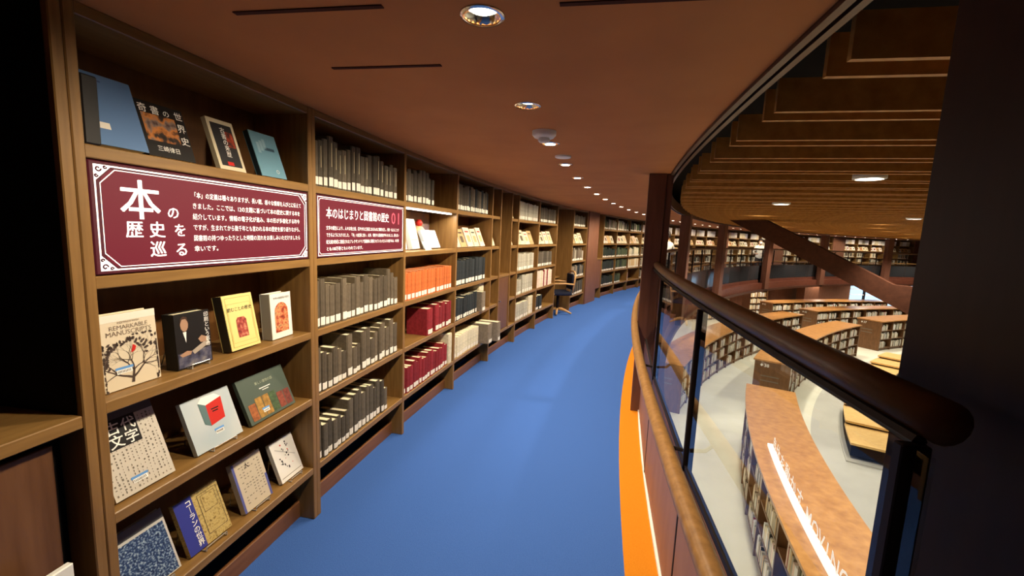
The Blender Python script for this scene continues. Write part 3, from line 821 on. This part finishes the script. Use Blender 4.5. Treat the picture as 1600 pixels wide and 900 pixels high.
for x_, w_, lb in ((.05, .188, 'navy speckled'), (.278, .195, 'blue and ochre'), (.545, .168, 'beige'), (.785, .16, 'white square-dotted')):
    stand(M1, x_, .036, z, w_, 20, f'clear stand under the {lb} book')

# ------------------------------------------------------------------ shelved volumes, near bays
Mb, Lb = BAY[1]
row(Mb, .02, Lb - .05, LV[4], 'dark', (.036, .056), (.21, .275), 'charcoal books above the red 01 sign', gold=True)
row(Mb, .02, Lb - .04, LV[2], 'dark2', (.036, .056), (.20, .275), 'taupe books just below the red 01 sign')
row(Mb, .02, Lb - .03, LV[1], 'dark2', (.038, .058), (.17, .27), 'taupe books second shelf below the 01 sign')
row(Mb, .02, Lb * .78, LV[0], 'dark', (.038, .058), (.16, .27), 'charcoal books on the bottom shelf under the 01 sign')
Mb, Lb = BAY[2]
row(Mb, .02, .55, LV[4], 'dark', (.040, .058), (.2, .275), 'charcoal books above the lit white niche')
row(Mb, .02, Lb - .08, LV[2], 'orangeb', (.048, .066), (.215, .225), 'orange books below the lit niche')
book(Mb, .44, LV[1] + .0005, .11, .235, .2, 'redb', 'thick crimson volume standing alone mid-shelf below the orange books', 'crimson books below the orange books')
row(Mb, .62, Lb - .04, LV[1], 'redb', (.06, .085), (.215, .25), 'crimson books right of the thick crimson volume')
row(Mb, .02, Lb - .13, LV[0], 'redb', (.048, .062), (.2, .235), 'crimson books on the bottom shelf')
book(Mb, Lb - .12, LV[0] + .0005, .085, .30, .2, 'creamb', 'tall cream volume at the right end of the bottom crimson row', 'cream volume', tag_on=False)
# lit niche
M, L = Mb, Lb
t = thing('led_light', 'bright white strip light over the lit display niche', 'light', M @ Matrix.Translation((.02, .02, LV[4] - TH - .014)))
MB().cbox(0, L - .12, 0, .02, 0, .012, .002).build('diffuser', M_['led'], t)
MB().cbox(-.005, L - .115, .02, .03, 0, .014, .002).build('housing', M_['white'], t)
ar = bpy.data.lights.new('niche_light', 'AREA'); ar.shape = 'RECTANGLE'; ar.size = L - .14; ar.size_y = .03; ar.energy = 6.5; ar.color = (1, .95, .86)
ao = bpy.data.objects.new('niche_light', ar); col.objects.link(ao)
ao.matrix_world = M @ Matrix.Translation((L / 2, .05, LV[4] - TH - .02)) @ Matrix.Rotation(math.radians(-18), 4, 'X')
wc = cov('white_cover3', 198, 196, 190)
z = LV[3]
patchm = speckle('dusky_backdrop', [srgb(120, 110, 130), srgb(160, 130, 110), srgb(190, 150, 96)], 6)
t = thing('backdrop_panel', 'dusky printed backdrop inside the lit niche', 'panel', M @ Matrix.Translation((.02, DEP - .012, z)))
MB().box(0, L - .05, 0, .008, 0, .33).build('board', patchm, t)
for i, (x_, w_, h_, th_, tl, yw, lb) in enumerate(((.03, .10, .22, .02, 8, .5, 'white pamphlet with grey pattern at the left of the lit niche'), (.14, .14, .25, .03, 12, .25, 'tall white book leaning in the lit niche'),
                                       (.30, .17, .255, .04, 14, .1, 'widest tall white book in the middle of the lit niche'), (.56, .30, .17, .03, 22, .0, 'low wide pale folder at the right of the lit niche'))):
    e = faceout(M, x_, .09, z, w_, h_, th_, tl, wc if i < 3 else cov('pale_blue_white', 184, 190, 192), lb, yaw=yw, group='white display items')
    patch(e, .01, w_ - .01, h_ * .3, h_ * .32, greyink, 'printed_line')
    patch(e, w_ * .2, w_ * .8, h_ * .55, h_ * .85, cov('faint_print', 176, 172, 166), 'faint_picture')
t = thing('caption_card', 'small white caption card in front of the white books', 'card', M @ Matrix.Translation((.44, .04, z)) @ Matrix.Rotation(-.5, 4, 'X'))
MB().box(0, .12, 0, .003, 0, .08).build('card', wc, t); MB().box(0, .12, .003, .04, 0, .003).build('card_foot', wc, t)
t = thing('figurine', 'small reddish round ornament at the back of the lit niche', 'ornament', M @ Matrix.Translation((.66, .22, z)))
MB().lathe([(0, 0), (.05, 0), (.055, .02), (.04, .05), (.06, .12), (.055, .17), (.03, .2), (0, .205)], 16).build('body', M_['tanb'], t, True)
MB().lathe([(0, .2), (.028, .21), (.034, .235), (.02, .26), (0, .265)], 14).build('top_knob', redink, t, True)

Mb, Lb = BAY[3]
row(Mb, .02, Lb - .10, LV[4], 'navyb', (.052, .07), (.225, .262), 'slate volumes on the top shelf above the face-out tan books', mats=['dark', 'navyb', 'dark'])
row(Mb, .03, Lb - .08, LV[2], 'navyb', (.075, .10), (.25, .27), 'navy volumes on the third shelf beside the orange row')
row(Mb, .02, Lb * .66, LV[1], 'navyb', (.048, .064), (.22, .25), 'navy volumes left of the grey box on the second shelf')
row(Mb, Lb * .78, Lb - .03, LV[1], 'creamb', (.045, .06), (.30, .33), 'tall cream volumes behind the grey box', y=.05, tags=False)
book(Mb, Lb * .66, LV[1] + .0005, .11, .23, .22, 'boxb', 'grey box file standing between navy and cream volumes', 'grey box files', y=-.03)
row(Mb, .02, Lb * .70, LV[0], 'creamb', (.07, .085), (.215, .225), 'cream volumes on the bottom shelf left of the grey boxes')
book(Mb, Lb * .72, LV[0] + .0005, .14, .235, .26, 'boxb', 'grey box sticking out of the bottom shelf, nearer one', 'grey box files', y=-.10)
book(Mb, Lb * .88, LV[0] + .0005, .10, .235, .28, 'boxb', 'grey box sticking furthest out beside the narrow cabinet', 'grey box files', y=-.16)
def display_row(i, n, desc, stuff=False, x0=.05):
    Mb, Lb = BAY[i]
    step = (Lb - .12) / n
    for k in range(n):
        w_ = step * random.uniform(.82, .97); h_ = random.uniform(.2, .25)
        if stuff:
            m = Mb @ Matrix.Translation((x0 + k * step, .05, LV[3] + .01)) @ Matrix.Rotation(-.38, 4, 'X')
            STUFF.box(0, w_, 0, .02, 0, h_, STUFF_MATS.index(random.choice(['creamb', 'tanb', 'pinkb', 'white', 'creamb'])), m)
            STUFF.poly([(w_ * .3, -.001, h_ * .3), (w_ * .7, -.001, h_ * .3), (w_ * .7, -.001, h_ * .7), (w_ * .3, -.001, h_ * .7)], STUFF_MATS.index(random.choice(['tanb', 'dark2', 'redb', 'boxb'])), m)
        else:
            e = faceout(Mb, x0 + k * step, .05, LV[3], w_, h_, .02, 22, M_[random.choice(['creamb', 'tanb', 'pinkb', 'creamb'])], f'{ordinal(k + 1)} from left of the {desc}', group=desc)
            patch(e, w_ * .25, w_ * .75, h_ * .25, h_ * .6, M_[random.choice(['tanb', 'dark2', 'boxb'])], 'cover_picture'); patch(e, w_ * .2, w_ * .8, h_ * .75, h_ * .82, ink if k % 2 else redink, 'title_print')
display_row(3, 5, 'face-out tan books right of the lit niche')
# narrow cabinet bay between U4 and U5
M, L = bay_frame(U[3], U[4])
t = thing('cabinet', 'narrow wooden cabinet with a door below and dark open niche above', 'cabinet', M)
xs = (9.337 - U[3], 9.778 - U[3])
for x in xs: MB().cbox(x - .012, x + .012, 0, DEP + .1, .27, 2.2, .003).build('upright', M_['upright'], t)
MB().cbox(L - .015, L + .015, 0, DEP, 0, 2.2, .003).build('upright', M_['upright'], t)
MB().cbox(.016, L - .016, .001, DEP, 2.165, 2.2, .003).build('top_board', M_['shelf'], t)
MB().cbox(.016, L - .016, .002, DEP, .267, .305, .003).build('bottom_board', M_['shelf'], t)
for z in LV[1:]:
    MB().cbox(.016, xs[0] - .013, .01, DEP, z - TH, z, .003).build('shelf', M_['shelf'], t)
    MB().cbox(xs[1] + .013, L - .016, .01, DEP, z - TH, z, .003).build('shelf', M_['shelf'], t)
MB().cbox(xs[0] + .013, xs[1] - .013, .004, DEP, 1.03, 1.065, .003).build('ledge', M_['shelf'], t)
dd = MB().cbox(xs[0] + .015, xs[1] - .015, .012, .03, .31, 1.025, .003).build('door', M_['door'], t)
MB().lathe([(0, 0), (.008, 0), (.008, .012), (.014, .018), (.012, .026), (0, .028)], 12, M=Matrix.Translation((xs[0] + .05, .012, .72)) @ Matrix.Rotation(PI / 2, 4, 'X')).build('knob', M_['chrome'], dd, True)
MB().box(0, L, DEP + .1, DEP + .11, 0, 2.2).build('back_panel', M_['back'], t)
MB().cbox(.016, L - .016, .09, .11, 0, .095, .002).build('kickboard', M_['kick'], t)
faceout(M, .04, .05, LV[3], .2, .24, .02, 20, M_['creamb'], 'cream book in the left side shelf of the narrow cabinet', group='cabinet side books')
faceout(M, xs[1] + .04, .05, LV[3], .17, .22, .02, 20, M_['creamb'], 'cream book lower in the right side shelf of the narrow cabinet', group='cabinet side books')
faceout(M, xs[1] + .03, .04, LV[4], .14, .16, .02, 20, M_['creamb'], 'small cream book in the upper right side shelf of the narrow cabinet', group='cabinet side books')

Mb, Lb = BAY[5]
row(Mb, .02, Lb - .06, LV[4], 'greyb', (.062, .075), (.25, .265), 'pale grey volumes on the top shelf past the narrow cabinet')
display_row(5, 4, 'face-out cream books past the narrow cabinet')
row(Mb, .03, Lb - .10, LV[2], 'greyb', (.075, .09), (.245, .265), 'pale grey volumes on the third shelf past the cabinet')
row(Mb, .03, Lb * .28, LV[1], 'greyb', (.075, .09), (.22, .23), 'shorter pale volumes at left of the second shelf')
row(Mb, Lb * .33, Lb - .10, LV[1], 'greyb', (.09, .11), (.27, .285), 'taller pale volumes at right of the second shelf')
row(Mb, .03, Lb * .66, LV[0], 'greyb', (.09, .11), (.245, .255), 'pale grey volumes on the bottom shelf past the cabinet')
row(Mb, Lb * .68, Lb - .10, LV[0], 'creamb', (.06, .08), (.29, .3), 'tall cream volumes ending the bottom pale row')
Mb, Lb = BAY[6]
row(Mb, .02, Lb - .05, LV[4], 'dark', (.062, .08), (.24, .26), 'dark volumes on the top shelf left of the armchair')
display_row(6, 4, 'face-out books on the shelf left of the armchair')
row(Mb, .04, Lb - .18, LV[2], 'dark', (.06, .08), (.24, .265), 'dark volumes on the third shelf left of the armchair')
row(Mb, .03, Lb - .10, LV[1], 'pinkb', (.05, .07), (.26, .31), 'pinkish white volumes left of the armchair', mats=['pinkb', 'pinkb', 'creamb', 'redb'], tags=False)
row(Mb, .06, .46, LV[0], 'navyb', (.15, .19), (.24, .25), 'thick dark boxes on the bottom shelf left of the armchair')
Mb, Lb = BAY[8]
row(Mb, .03, Lb - .08, LV[4], 'dark', (.07, .09), (.22, .25), 'dark volumes on the top shelf right of the armchair')
# the rest of the volumes are too small to tell apart singly
row(Mb, .04, Lb - .15, LV[2], 'dark2', (.05, .07), (.22, .3), '', stuff=True, mats=['dark2', 'greyb', 'boxb'])
row(Mb, .03, Lb - .05, LV[1], 'navyb', (.05, .07), (.24, .28), '', stuff=True, mats=['navyb', 'boxb'])
row(Mb, .03, Lb - .05, LV[0], 'navyb', (.05, .07), (.25, .3), '', stuff=True, mats=['navyb', 'dark'])
display_row(8, 3, 'face-out cream books right of the armchair')
for i, (mm, cc) in {10: (['dgreen', 'navyb'], .95), 11: (['greenb', 'greenb', 'dgreen'], .8), 12: (['greenb', 'greyb', 'creamb'], .75)}.items():
    Mb, Lb = BAY[i]
    row(Mb, .04, Lb - .05, LV[4], '', (.05, .08), (.2, .28), '', stuff=True, mats=['greyb', 'greenb', 'boxb'] if i < 12 else ['navyb', 'greenb', 'greyb'])
    display_row(i, 4, '', stuff=True)
    row(Mb, .04, Lb - .05, LV[2], '', (.05, .08), (.2, .28), '', stuff=True, mats=mm)
    row(Mb, .04, Lb - .08, LV[1], '', (.05, .08), (.24, .29), '', stuff=True, mats=mm if i < 12 else ['creamb', 'tanb'])
    row(Mb, .04, Lb * cc * (.6 if i > 10 else 1) - (.35 if i == 12 else 0), LV[0], '', (.05, .08), (.22, .28), '', stuff=True, mats=mm if i < 12 else ['pinkb'])

# desk niche U7-U8
M, L = bay_frame(U[6], U[7])
t = thing('desk_niche', 'dark wooden desk niche holding the armchair', 'desk', M)
MB().cbox(-.015, .015, 0, .85, 0, 2.198, .003).build('side_panel', M_['upright'], t)
MB().cbox(L - .015, L + .015, 0, .85, 0, 2.198, .003).build('side_panel', M_['upright'], t)
MB().cbox(.016, L - .016, .25, .85, .70, .735, .003).build('desk_top', M_['shelf'], t)
MB().box(0, L, .85, .86, 0, 2.198).build('back_panel', M_['back'], t)
MB().cbox(.016, L - .016, .001, .85, 2.165, 2.198, .003).build('top_board', M_['shelf'], t)
# armchair
chair = thing('armchair', 'wooden armchair with navy upholstery pulled out of the desk niche', 'chair', M @ Matrix.Translation((.56, .10, 0)) @ Matrix.Rotation(math.radians(35), 4, 'Z'))
cw = flat_mat('beech', srgb(196, 150, 96), .4, .4)
navyf = noise_mat('navy_fabric', srgb(30, 34, 52), srgb(40, 44, 64), 80, .9, .1)
MB().cbox(-.24, .24, -.23, .23, .41, .48, .02).build('seat', navyf, chair)
MB().cbox(-.19, .19, -.27, -.23, .52, .84, .015).build('backrest', navyf, chair)
MB().tube([(-.22, -.24, .46), (-.22, -.27, .7), (-.19, -.29, .85), (-.08, -.30, .89), (.08, -.30, .89), (.19, -.29, .85), (.22, -.27, .7), (.22, -.24, .46)], .018, 8).build('back_frame', cw, chair, True)
for sx in (-1, 1):
    MB().tube([(sx * .25, -.25, .64), (sx * .28, -.05, .66), (sx * .28, .16, .655), (sx * .275, .2, .62), (sx * .265, .2, .5), (sx * .25, .16, .43)], .018, 8).build('arm', cw, chair, True)
MB().tube([(0, 0, .41), (0, 0, .10)], .03, 10).build('column', M_['metal'], chair, True)
for i in range(5):
    q = 2 * PI * i / 5 + .3
    MB().tube([(0, 0, .105), (.16 * math.cos(q), .16 * math.sin(q), .085), (.31 * math.cos(q), .31 * math.sin(q), .035)], [.026, .024, .018], 8).build('leg', cw, chair, True)

# brown wall panel and niche U9-U10
M, L = bay_frame(U[8], U[9])
tag(MB().cbox(.02, .80, -.03, DEP, 0, 2.2, .004).build('wall_panel', M_['brown'], M=M), 'broad brown wall panel right of the bookcase beyond the armchair', 'panel')
t = thing('cabinet', 'narrow brown cabinet with ledge beside the far brown wall panel', 'cabinet', M @ Matrix.Translation((.82, 0, 0)))
MB().cbox(.0, L - .82 - .016, .0, DEP, 1.03, 1.065, .003).build('ledge', M_['shelf'], t)
MB().cbox(.0, L - .82 - .016, .02, .04, .28, 1.03, .003).build('door', M_['brown'], t)
MB().box(0, L - .82 - .016, DEP, DEP + .01, 0, 2.2).build('back_panel', M_['back'], t)

# far bookcases continuing round the ring
far_shelves = LV
s = U[12] + 1.06 * 0
i = 0; nb = 12
PITCHP = .186 * RW
s = U[12]
while s < 1.5 * RW:
    i += 1
    w_ = 1.05
    phase = (s - 14.3) % PITCHP
    if phase < 1.0 or phase > PITCHP - .05:
        M, L = bay_frame(s, s + w_)
        tag(MB().cbox(.02, L - .02, -.03, DEP, 0, 2.2, .004).build('wall_panel', M_['brown'], M=M), f'brown wall panel between far bookcases, {ordinal(i)} bay past the slim post', 'panel', 'far wall panels')
    else:
        nb += 1
        BAY[100 + i] = bookcase(s, s + w_, f'small bookcase across the hall, {ordinal(nb)} along the curved wall', left=.03, right=.03)
        Mb, Lb = BAY[100 + i]
        row(Mb, .03, Lb - .03, LV[4], '', (.2, .3), (.24, .26), '', stuff=True, mats=['white', 'creamb'], tags=False)
        display_row(100 + i, 4, '', stuff=True)
        row(Mb, .03, Lb * random.uniform(.5, 1) - .03, LV[2], '', (.05, .09), (.2, .28), '', stuff=True, mats=['creamb', 'greyb', 'tanb', 'boxb', 'dark2', 'dark'])
        row(Mb, .03, Lb * random.uniform(.4, 1) - .03, LV[1], '', (.05, .09), (.2, .28), '', stuff=True, mats=['creamb', 'greyb', 'dark', 'dgreen'])
        row(Mb, .03, Lb * random.uniform(.5, 1) - .03, LV[0], '', (.05, .09), (.2, .28), '', stuff=True, mats=['dark', 'greyb', 'dark2'])
    s += w_

# ------------------------------------------------------------------ low bookcases of the hall below
LSTUFF_START = None
def low_case(r0, r1, a0, a1, label, number=None, near_end=True):
    am = (a0 + a1) / 2
    n = max(8, int((a1 - a0) * 60))
    e = thing('low_bookcase', label, 'bookcase', None, 'low curved bookcases in the hall')
    zt, zb = -1.7, ZF
    MB().arc(r0 - .04, r1 + .04, zt - .045, zt, a0 - .0015, a1 + .0015, n).build('table_top', M_['ltop'], e)
    rm = (r0 + r1) / 2
    MB().arc(rm - .015, rm + .015, zb, zt - .045, a0, a1, n).build('back_panel', M_['lwood'], e)
    MB().arc(r0 + .05, r1 - .05, zb, zb + .1, a0, a1, n).build('plinth', M_['lwood'], e)
    zs = [zb + .13, zb + .54, zb + .94]
    for z in zs: MB().arc(r0 + .01, r1 - .01, z - .03, z, a0, a1, n).build('shelf', M_['lwood'], e)
    nd = max(2, round((a1 - a0) * rm / 1.0))
    for k in range(nd + 1):
        a = a0 + (a1 - a0) * k / nd
        th = .02 if 0 < k < nd else .03
        MB().box(-th, th, 0, r1 - r0, zb, zt - .046, M=frame(r0, a)).build('end_panel' if k in (0, nd) else 'divider', M_['lwood'], e)
    # books on both faces
    for k in range(nd):
        for z in zs:
            for side in (0, 1):
                ac = a0 + (a1 - a0) * k / nd
                x = .035; wbay = (a1 - a0) / nd * (r1 if side else r0) - .07
                stop = wbay * random.uniform(.55, 1.0)
                while x < stop:
                    t_ = random.uniform(.025, .06); h_ = random.uniform(.2, .31)
                    aa = ac + (x + t_ / 2 + .02) / (r1 if side else r0)
                    M = frame(r1 if side else r0, aa, z)
                    mi = STUFF_MATS.index(random.choice(['white', 'creamb', 'greyb', 'white', 'greyb', 'tanb', 'dark2', 'boxb', 'navyb', 'pinkb', 'redb', 'greenb'] if random.random() < .45 else ['white', 'creamb', 'greyb']))
                    if side: STUFF2.box(-t_ / 2, t_ / 2 - .001, -.2, -.02, 0, h_, mi, M)
                    else: STUFF2.box(-t_ / 2, t_ / 2 - .001, .02, .2, 0, h_, mi, M)
                    x += t_
    if number:
        m = frame(r0, a0, 0)
        # near end faces back towards the viewer: local x = outward
        h = thing('number_plate', None, None)
        bpy.data.objects.remove(h)
        R = Matrix((m.col[1].xyz * -1, m.col[0].xyz, Vector((0, 0, 1)))).transposed().to_4x4()
        R.translation = P(r1 - .12, a0, zt - .2) - m.col[0].xyz * .033
        o = text(number, .13, wink, None, 0, 0, 0, name='number_lettering', offset=.002)
        o.matrix_world = R @ Matrix.Translation((.12, 0, 0)) @ o.matrix_world
        o.parent = e
        mk = MB().poly([(.02, 0, .045), (.06, 0, .09), (.1, 0, .045), (.06, 0, .0)]).build('mark_print', wink, e, M=R)
        for kk in range(2):
            MB().poly([(.06, 0, -.28 - .14 * kk), (.52, 0, -.28 - .14 * kk), (.52, 0, -.25 - .14 * kk), (.06, 0, -.25 - .14 * kk)]).build('caption_print', greyink, e, M=R)
    return e
STUFF2 = MB()
mv = low_case(25.64, 26.54, .17, .532, 'long curved low bookcase with wooden top and the MOVING sign')
low_case(25.70, 26.60, .637, 1.024, 'low curved bookcase numbered 38 beyond the MOVING one', '38')
low_case(25.75, 26.72, 1.11, 1.30, 'low bookcase numbered 37 beside the dark pillar', '37')
low_case(28.10, 29.00, .557, 1.032, 'low curved bookcase numbered 41 behind the balustrade glass', '41')
low_case(28.45, 29.33, 1.105, 1.36, 'low bookcase numbered 40 in the distance of the hall', '40')
low_case(31.0, 31.75, 1.115, 1.42, 'farthest low bookcase numbered 42 near the daylit window', '42')
tag(STUFF2.build('hall_books', [M_[m] for m in STUFF_MATS]), 'pale volumes filling the low bookcases of the hall', 'books', kind='stuff')

for k, (r, a, wd, lab) in enumerate(((29.6, .925, .8, 'broad brown column on the lower floor left of the far bookcases'), (33.2, 1.30, 1.2, 'brown column on the lower floor beside the daylit window'))):
    tag(MB().cbox(-wd / 2, wd / 2, -.3, .3, ZF, -.301, .01, M=None).build('column', M_['brown'], M=frame(r, a)), lab, 'column', 'lower floor columns')
for k, a in enumerate((1.06, 1.12, 1.18)):
    M = frame(33.5, a)
    e = thing('wall_bookcase', f'tall bookcase against the lower wall across the hall, {ordinal(k + 1)} from the brown column', 'bookcase', M, 'lower wall bookcases')
    MB().box(-.95, .95, .36, .38, ZF, -.9).build('back_panel', M_['lwood'], e)
    for x in (-.95, 0, .95): MB().cbox(x - .02, x + .02, 0, .36, ZF, -.9, .003).build('upright', M_['lwood'], e)
    for z in (-3.0, -2.6, -2.2, -1.8, -1.4, -.93):
        MB().cbox(-.93, .93, .01, .36, z - .03, z, .003).build('shelf', M_['lwood'], e)
        if z < -1: row(M, -.9, .9, z, '', (.06, .1), (.22, .3), '', stuff=True, mats=['white', 'creamb', 'greyb', 'tanb'], tags=False, y=.03, gaps=.15)
# MOVING sign on the long bookcase
t = thing('letter_sign', 'lit white base with clear upright letters reading MOVING on the wooden top', 'sign', frame(26.34, .405, -1.7))
inv = t.matrix_world.inverted()
b = MB()
pts0 = [(26.30, z) for z in (0,)]
MBs = MB().arc(26.28, 26.36, -1.699, -1.66, .24, .405, 24)
MBs.v = [tuple(inv @ Vector(p)) for p in MBs.v]
MBs.build('light_base', emit_mat('base_glow', (1, .98, .93, 1), 1.0), t)
acr = glass_mat('acrylic', (.97, .98, .98, 1), 1.3)
frost = emit_mat('frosted_letter', (1, .96, .9, 1), .55)
letters = '身体を動かす'
a = .398
for ch, wd, sz in [(c, .30, .29) for c in letters] + [(' ', .10, 0)] + [(c, .215 if c != 'I' else .12, .27) for c in 'MOVING']:
    if ch != ' ':
        o = text(ch, sz, frost, None, 0, 0, 0, name='letter', offset=.003)
        # seen from the gallery: reads towards the viewer's right (decreasing angle)
        m = frame(26.32, a, -1.655)
        R = Matrix((m.col[0].xyz * -1, m.col[1].xyz * -1, Vector((0, 0, 1)))).transposed().to_4x4(); R.translation = m.translation
        o.matrix_world = t.matrix_world.inverted() @ R @ o.matrix_world
        o.parent = t
    a -= wd / 26.32
# stepped benches
for k, (a0, a1, lab) in enumerate(((.545, .69, 'stepped pale wooden bench nearest the long MOVING bookcase'), (.87, .985, 'stepped pale wooden bench further off beside the pillar'))):
    e = thing('stepped_bench', lab, 'bench', None, 'stepped benches')
    for j in range(3):
        r0, r1 = 23.55 + .0 * j, 24.45
        am0 = a0 + (a1 - a0) * j / 3; am1 = a0 + (a1 - a0) * (j + 1) / 3
        zz = ZF + .42 + .10 * j
        MB().arc(r0, r1, zz - .05, zz, am0, am1 + .004, 5).build('seat_board', M_['bench'], e)
        MB().arc(r0 + .03, r1 - .03, ZF + .1, zz - .05, am0 + .003, am1, 5).build('base', M_['black'], e)
    MB().arc(23.5, 24.5, ZF, ZF + .03, a0 - .004, a1, 8).build('floor_plate', M_['stone2'], e)

# sloping stair parapet in the hall
t = thing('stair_parapet', 'sloping brown stair parapet crossing the hall from the baffles downwards', 'stair')
org = Vector((5.5445, 11.2132, 0)); hd = Vector((.56565, -.82465, 0)); side = Vector((.82465, .56565, 0))
prof = [(0, 2.19), (3.93, .29), (4.6, -.03), (5.8, -.03), (5.8, .93), (3.44, .93), (2.72, 1.29), (1.48, 1.91), (.89, 2.19)]
n = len(prof)
vs_ = [tuple(org + hd * q + side * sd + Vector((0, 0, zz))) for sd in (0, .15) for q, zz in prof]
fs_ = [tuple(range(n))[::-1], tuple(range(n, 2 * n))] + [(k, (k + 1) % n, n + (k + 1) % n, n + k) for k in range(n)]
MB().add(vs_, fs_).build('parapet', wood_mat('stair_veneer', srgb(84, 50, 34), srgb(70, 40, 27), (2, 2, 2), .6, .2), t)

tag(STUFF.build('shelved_books', [M_[m] for m in STUFF_MATS]), 'small distant volumes on the far gallery bookcases', 'books', kind='stuff')

# ------------------------------------------------------------------ two visitors across the hall
def person(M, label, hair_c):
    J = {'pelvis': (0, 0, .95), 'waist': (0, .01, 1.1), 'chest': (0, .0, 1.32), 'neck': (0, .01, 1.47), 'headb': (0, .03, 1.56), 'headm': (0, .035, 1.65), 'headt': (0, .03, 1.72),
         'shl': (-.17, 0, 1.40), 'ell': (-.25, .02, 1.13), 'wrl': (-.24, .16, .96), 'hal': (-.23, .22, .93),
         'shr': (.17, 0, 1.40), 'elr': (.26, -.02, 1.14), 'wrr': (.20, .18, 1.08), 'har': (.17, .25, 1.09),
         'hil': (-.09, 0, .90), 'knl': (-.10, .02, .50), 'anl': (-.10, -.01, .09), 'tol': (-.11, .15, .03),
         'hir': (.09, 0, .90), 'knr': (.10, .03, .50), 'anr': (.11, 0, .09), 'tor': (.12, .16, .03)}
    R = {'pelvis': .15, 'waist': .135, 'chest': .15, 'neck': .055, 'headb': .075, 'headm': .095, 'headt': .07, 'shl': .065, 'shr': .065, 'ell': .047, 'elr': .047, 'wrl': .03, 'wrr': .03,
         'hal': .035, 'har': .035, 'hil': .095, 'hir': .095, 'knl': .062, 'knr': .062, 'anl': .045, 'anr': .045, 'tol': .04, 'tor': .04}
    E_ = [('pelvis', 'waist'), ('waist', 'chest'), ('chest', 'neck'), ('neck', 'headb'), ('headb', 'headm'), ('headm', 'headt'), ('chest', 'shl'), ('shl', 'ell'), ('ell', 'wrl'), ('wrl', 'hal'),
          ('chest', 'shr'), ('shr', 'elr'), ('elr', 'wrr'), ('wrr', 'har'), ('pelvis', 'hil'), ('hil', 'knl'), ('knl', 'anl'), ('anl', 'tol'), ('pelvis', 'hir'), ('hir', 'knr'), ('knr', 'anr'), ('anr', 'tor')]
    ks = list(J); me = bpy.data.meshes.new('person')
    me.from_pydata([J[k] for k in ks], [(ks.index(a), ks.index(b)) for a, b in E_], [])
    o = bpy.data.objects.new('person_tmp', me); col.objects.link(o)
    o.modifiers.new('skin', 'SKIN'); o.modifiers.new('sub', 'SUBSURF').levels = 1
    for i, k in enumerate(ks):
        sv = me.skin_vertices[0].data[i]; sv.radius = (R[k], R[k] * (.72 if k in ('pelvis', 'waist', 'chest') else 1)); sv.use_root = (k == 'pelvis')
    dg = bpy.context.evaluated_depsgraph_get()
    body = bpy.data.meshes.new_from_object(o.evaluated_get(dg))
    bpy.data.objects.remove(o)
    body.materials.clear()
    for m in ('p_skin', 'p_shirt', 'p_trousers', 'p_shoe'): body.materials.append(PM[m])
    for p in body.polygons:
        c = p.center; p.use_smooth = True
        if c.z > 1.47: mi = 0
        elif c.z > .93 and not (c.y > .13 and abs(c.x) > .1): mi = 1
        elif c.z > .93 or (c.y > .13 and c.z > .7): mi = 0
        elif c.z > .08: mi = 2
        else: mi = 3
        p.material_index = mi
    e = thing('person', label, 'person', M, 'visitors across the hall')
    link('body', body, e)
    h = MB()
    prof = [(.0, 1.79), (.05, 1.78), (.088, 1.745), (.106, 1.69), (.108, 1.64), (.1, 1.60)]
    n = 16
    vs_, fs_ = [], []
    for r, z in prof:
        for k in range(n):
            q = 2 * PI * k / n
            zz = z if math.sin(q) < .35 else max(z, 1.70)
            vs_.append((r * math.cos(q), .03 + r * 1.05 * math.sin(q), zz))
    for i in range(len(prof) - 1):
        for k in range(n): fs_.append((i * n + k, i * n + (k + 1) % n, (i + 1) * n + (k + 1) % n, (i + 1) * n + k))
    h.add(vs_, fs_).build('hair', hair_c, e, True)
    MB().lathe([(0, .0), (.05, .0), (.055, .03), (.04, .06), (0, .065)], 12, M=Matrix.Translation((0, .095, 1.56)) @ Matrix.Diagonal((1, .9, 1, 1))).build('face_mask', PM['p_mask'], e, True)
    for sx in (-1, 1):
        MB().lathe([(0, -.01), (.009, 0), (0, .01)], 8, M=Matrix.Translation((sx * .034, .123, 1.655))).build('eye', ink, e, True)
PM = {'p_skin': flat_mat('skin', srgb(206, 160, 130), .6), 'p_shirt': noise_mat('white_shirt', srgb(232, 228, 220), srgb(214, 210, 204), 12, .8),
      'p_trousers': flat_mat('dark_trousers', srgb(52, 50, 54), .8), 'p_shoe': flat_mat('shoe_black', srgb(24, 22, 22), .5), 'p_mask': flat_mat('mask_white', srgb(236, 236, 236), .8)}
hairm = flat_mat('black_hair', srgb(30, 24, 22), .5)
person(frame(29.3, .622) @ Matrix.Rotation(-.6, 4, 'Z') @ Matrix.Scale(1.06, 4), 'person in a white shirt facing the shelves beyond the slim post', hairm)
person(frame(29.5, .963) @ Matrix.Rotation(PI - .6, 4, 'Z') @ Matrix.Scale(1.04, 4), 'person in white clothes and mask by the far bookcases across the hall', hairm)
print('BOOKS', nbooks, 'objects', len(bpy.data.objects))
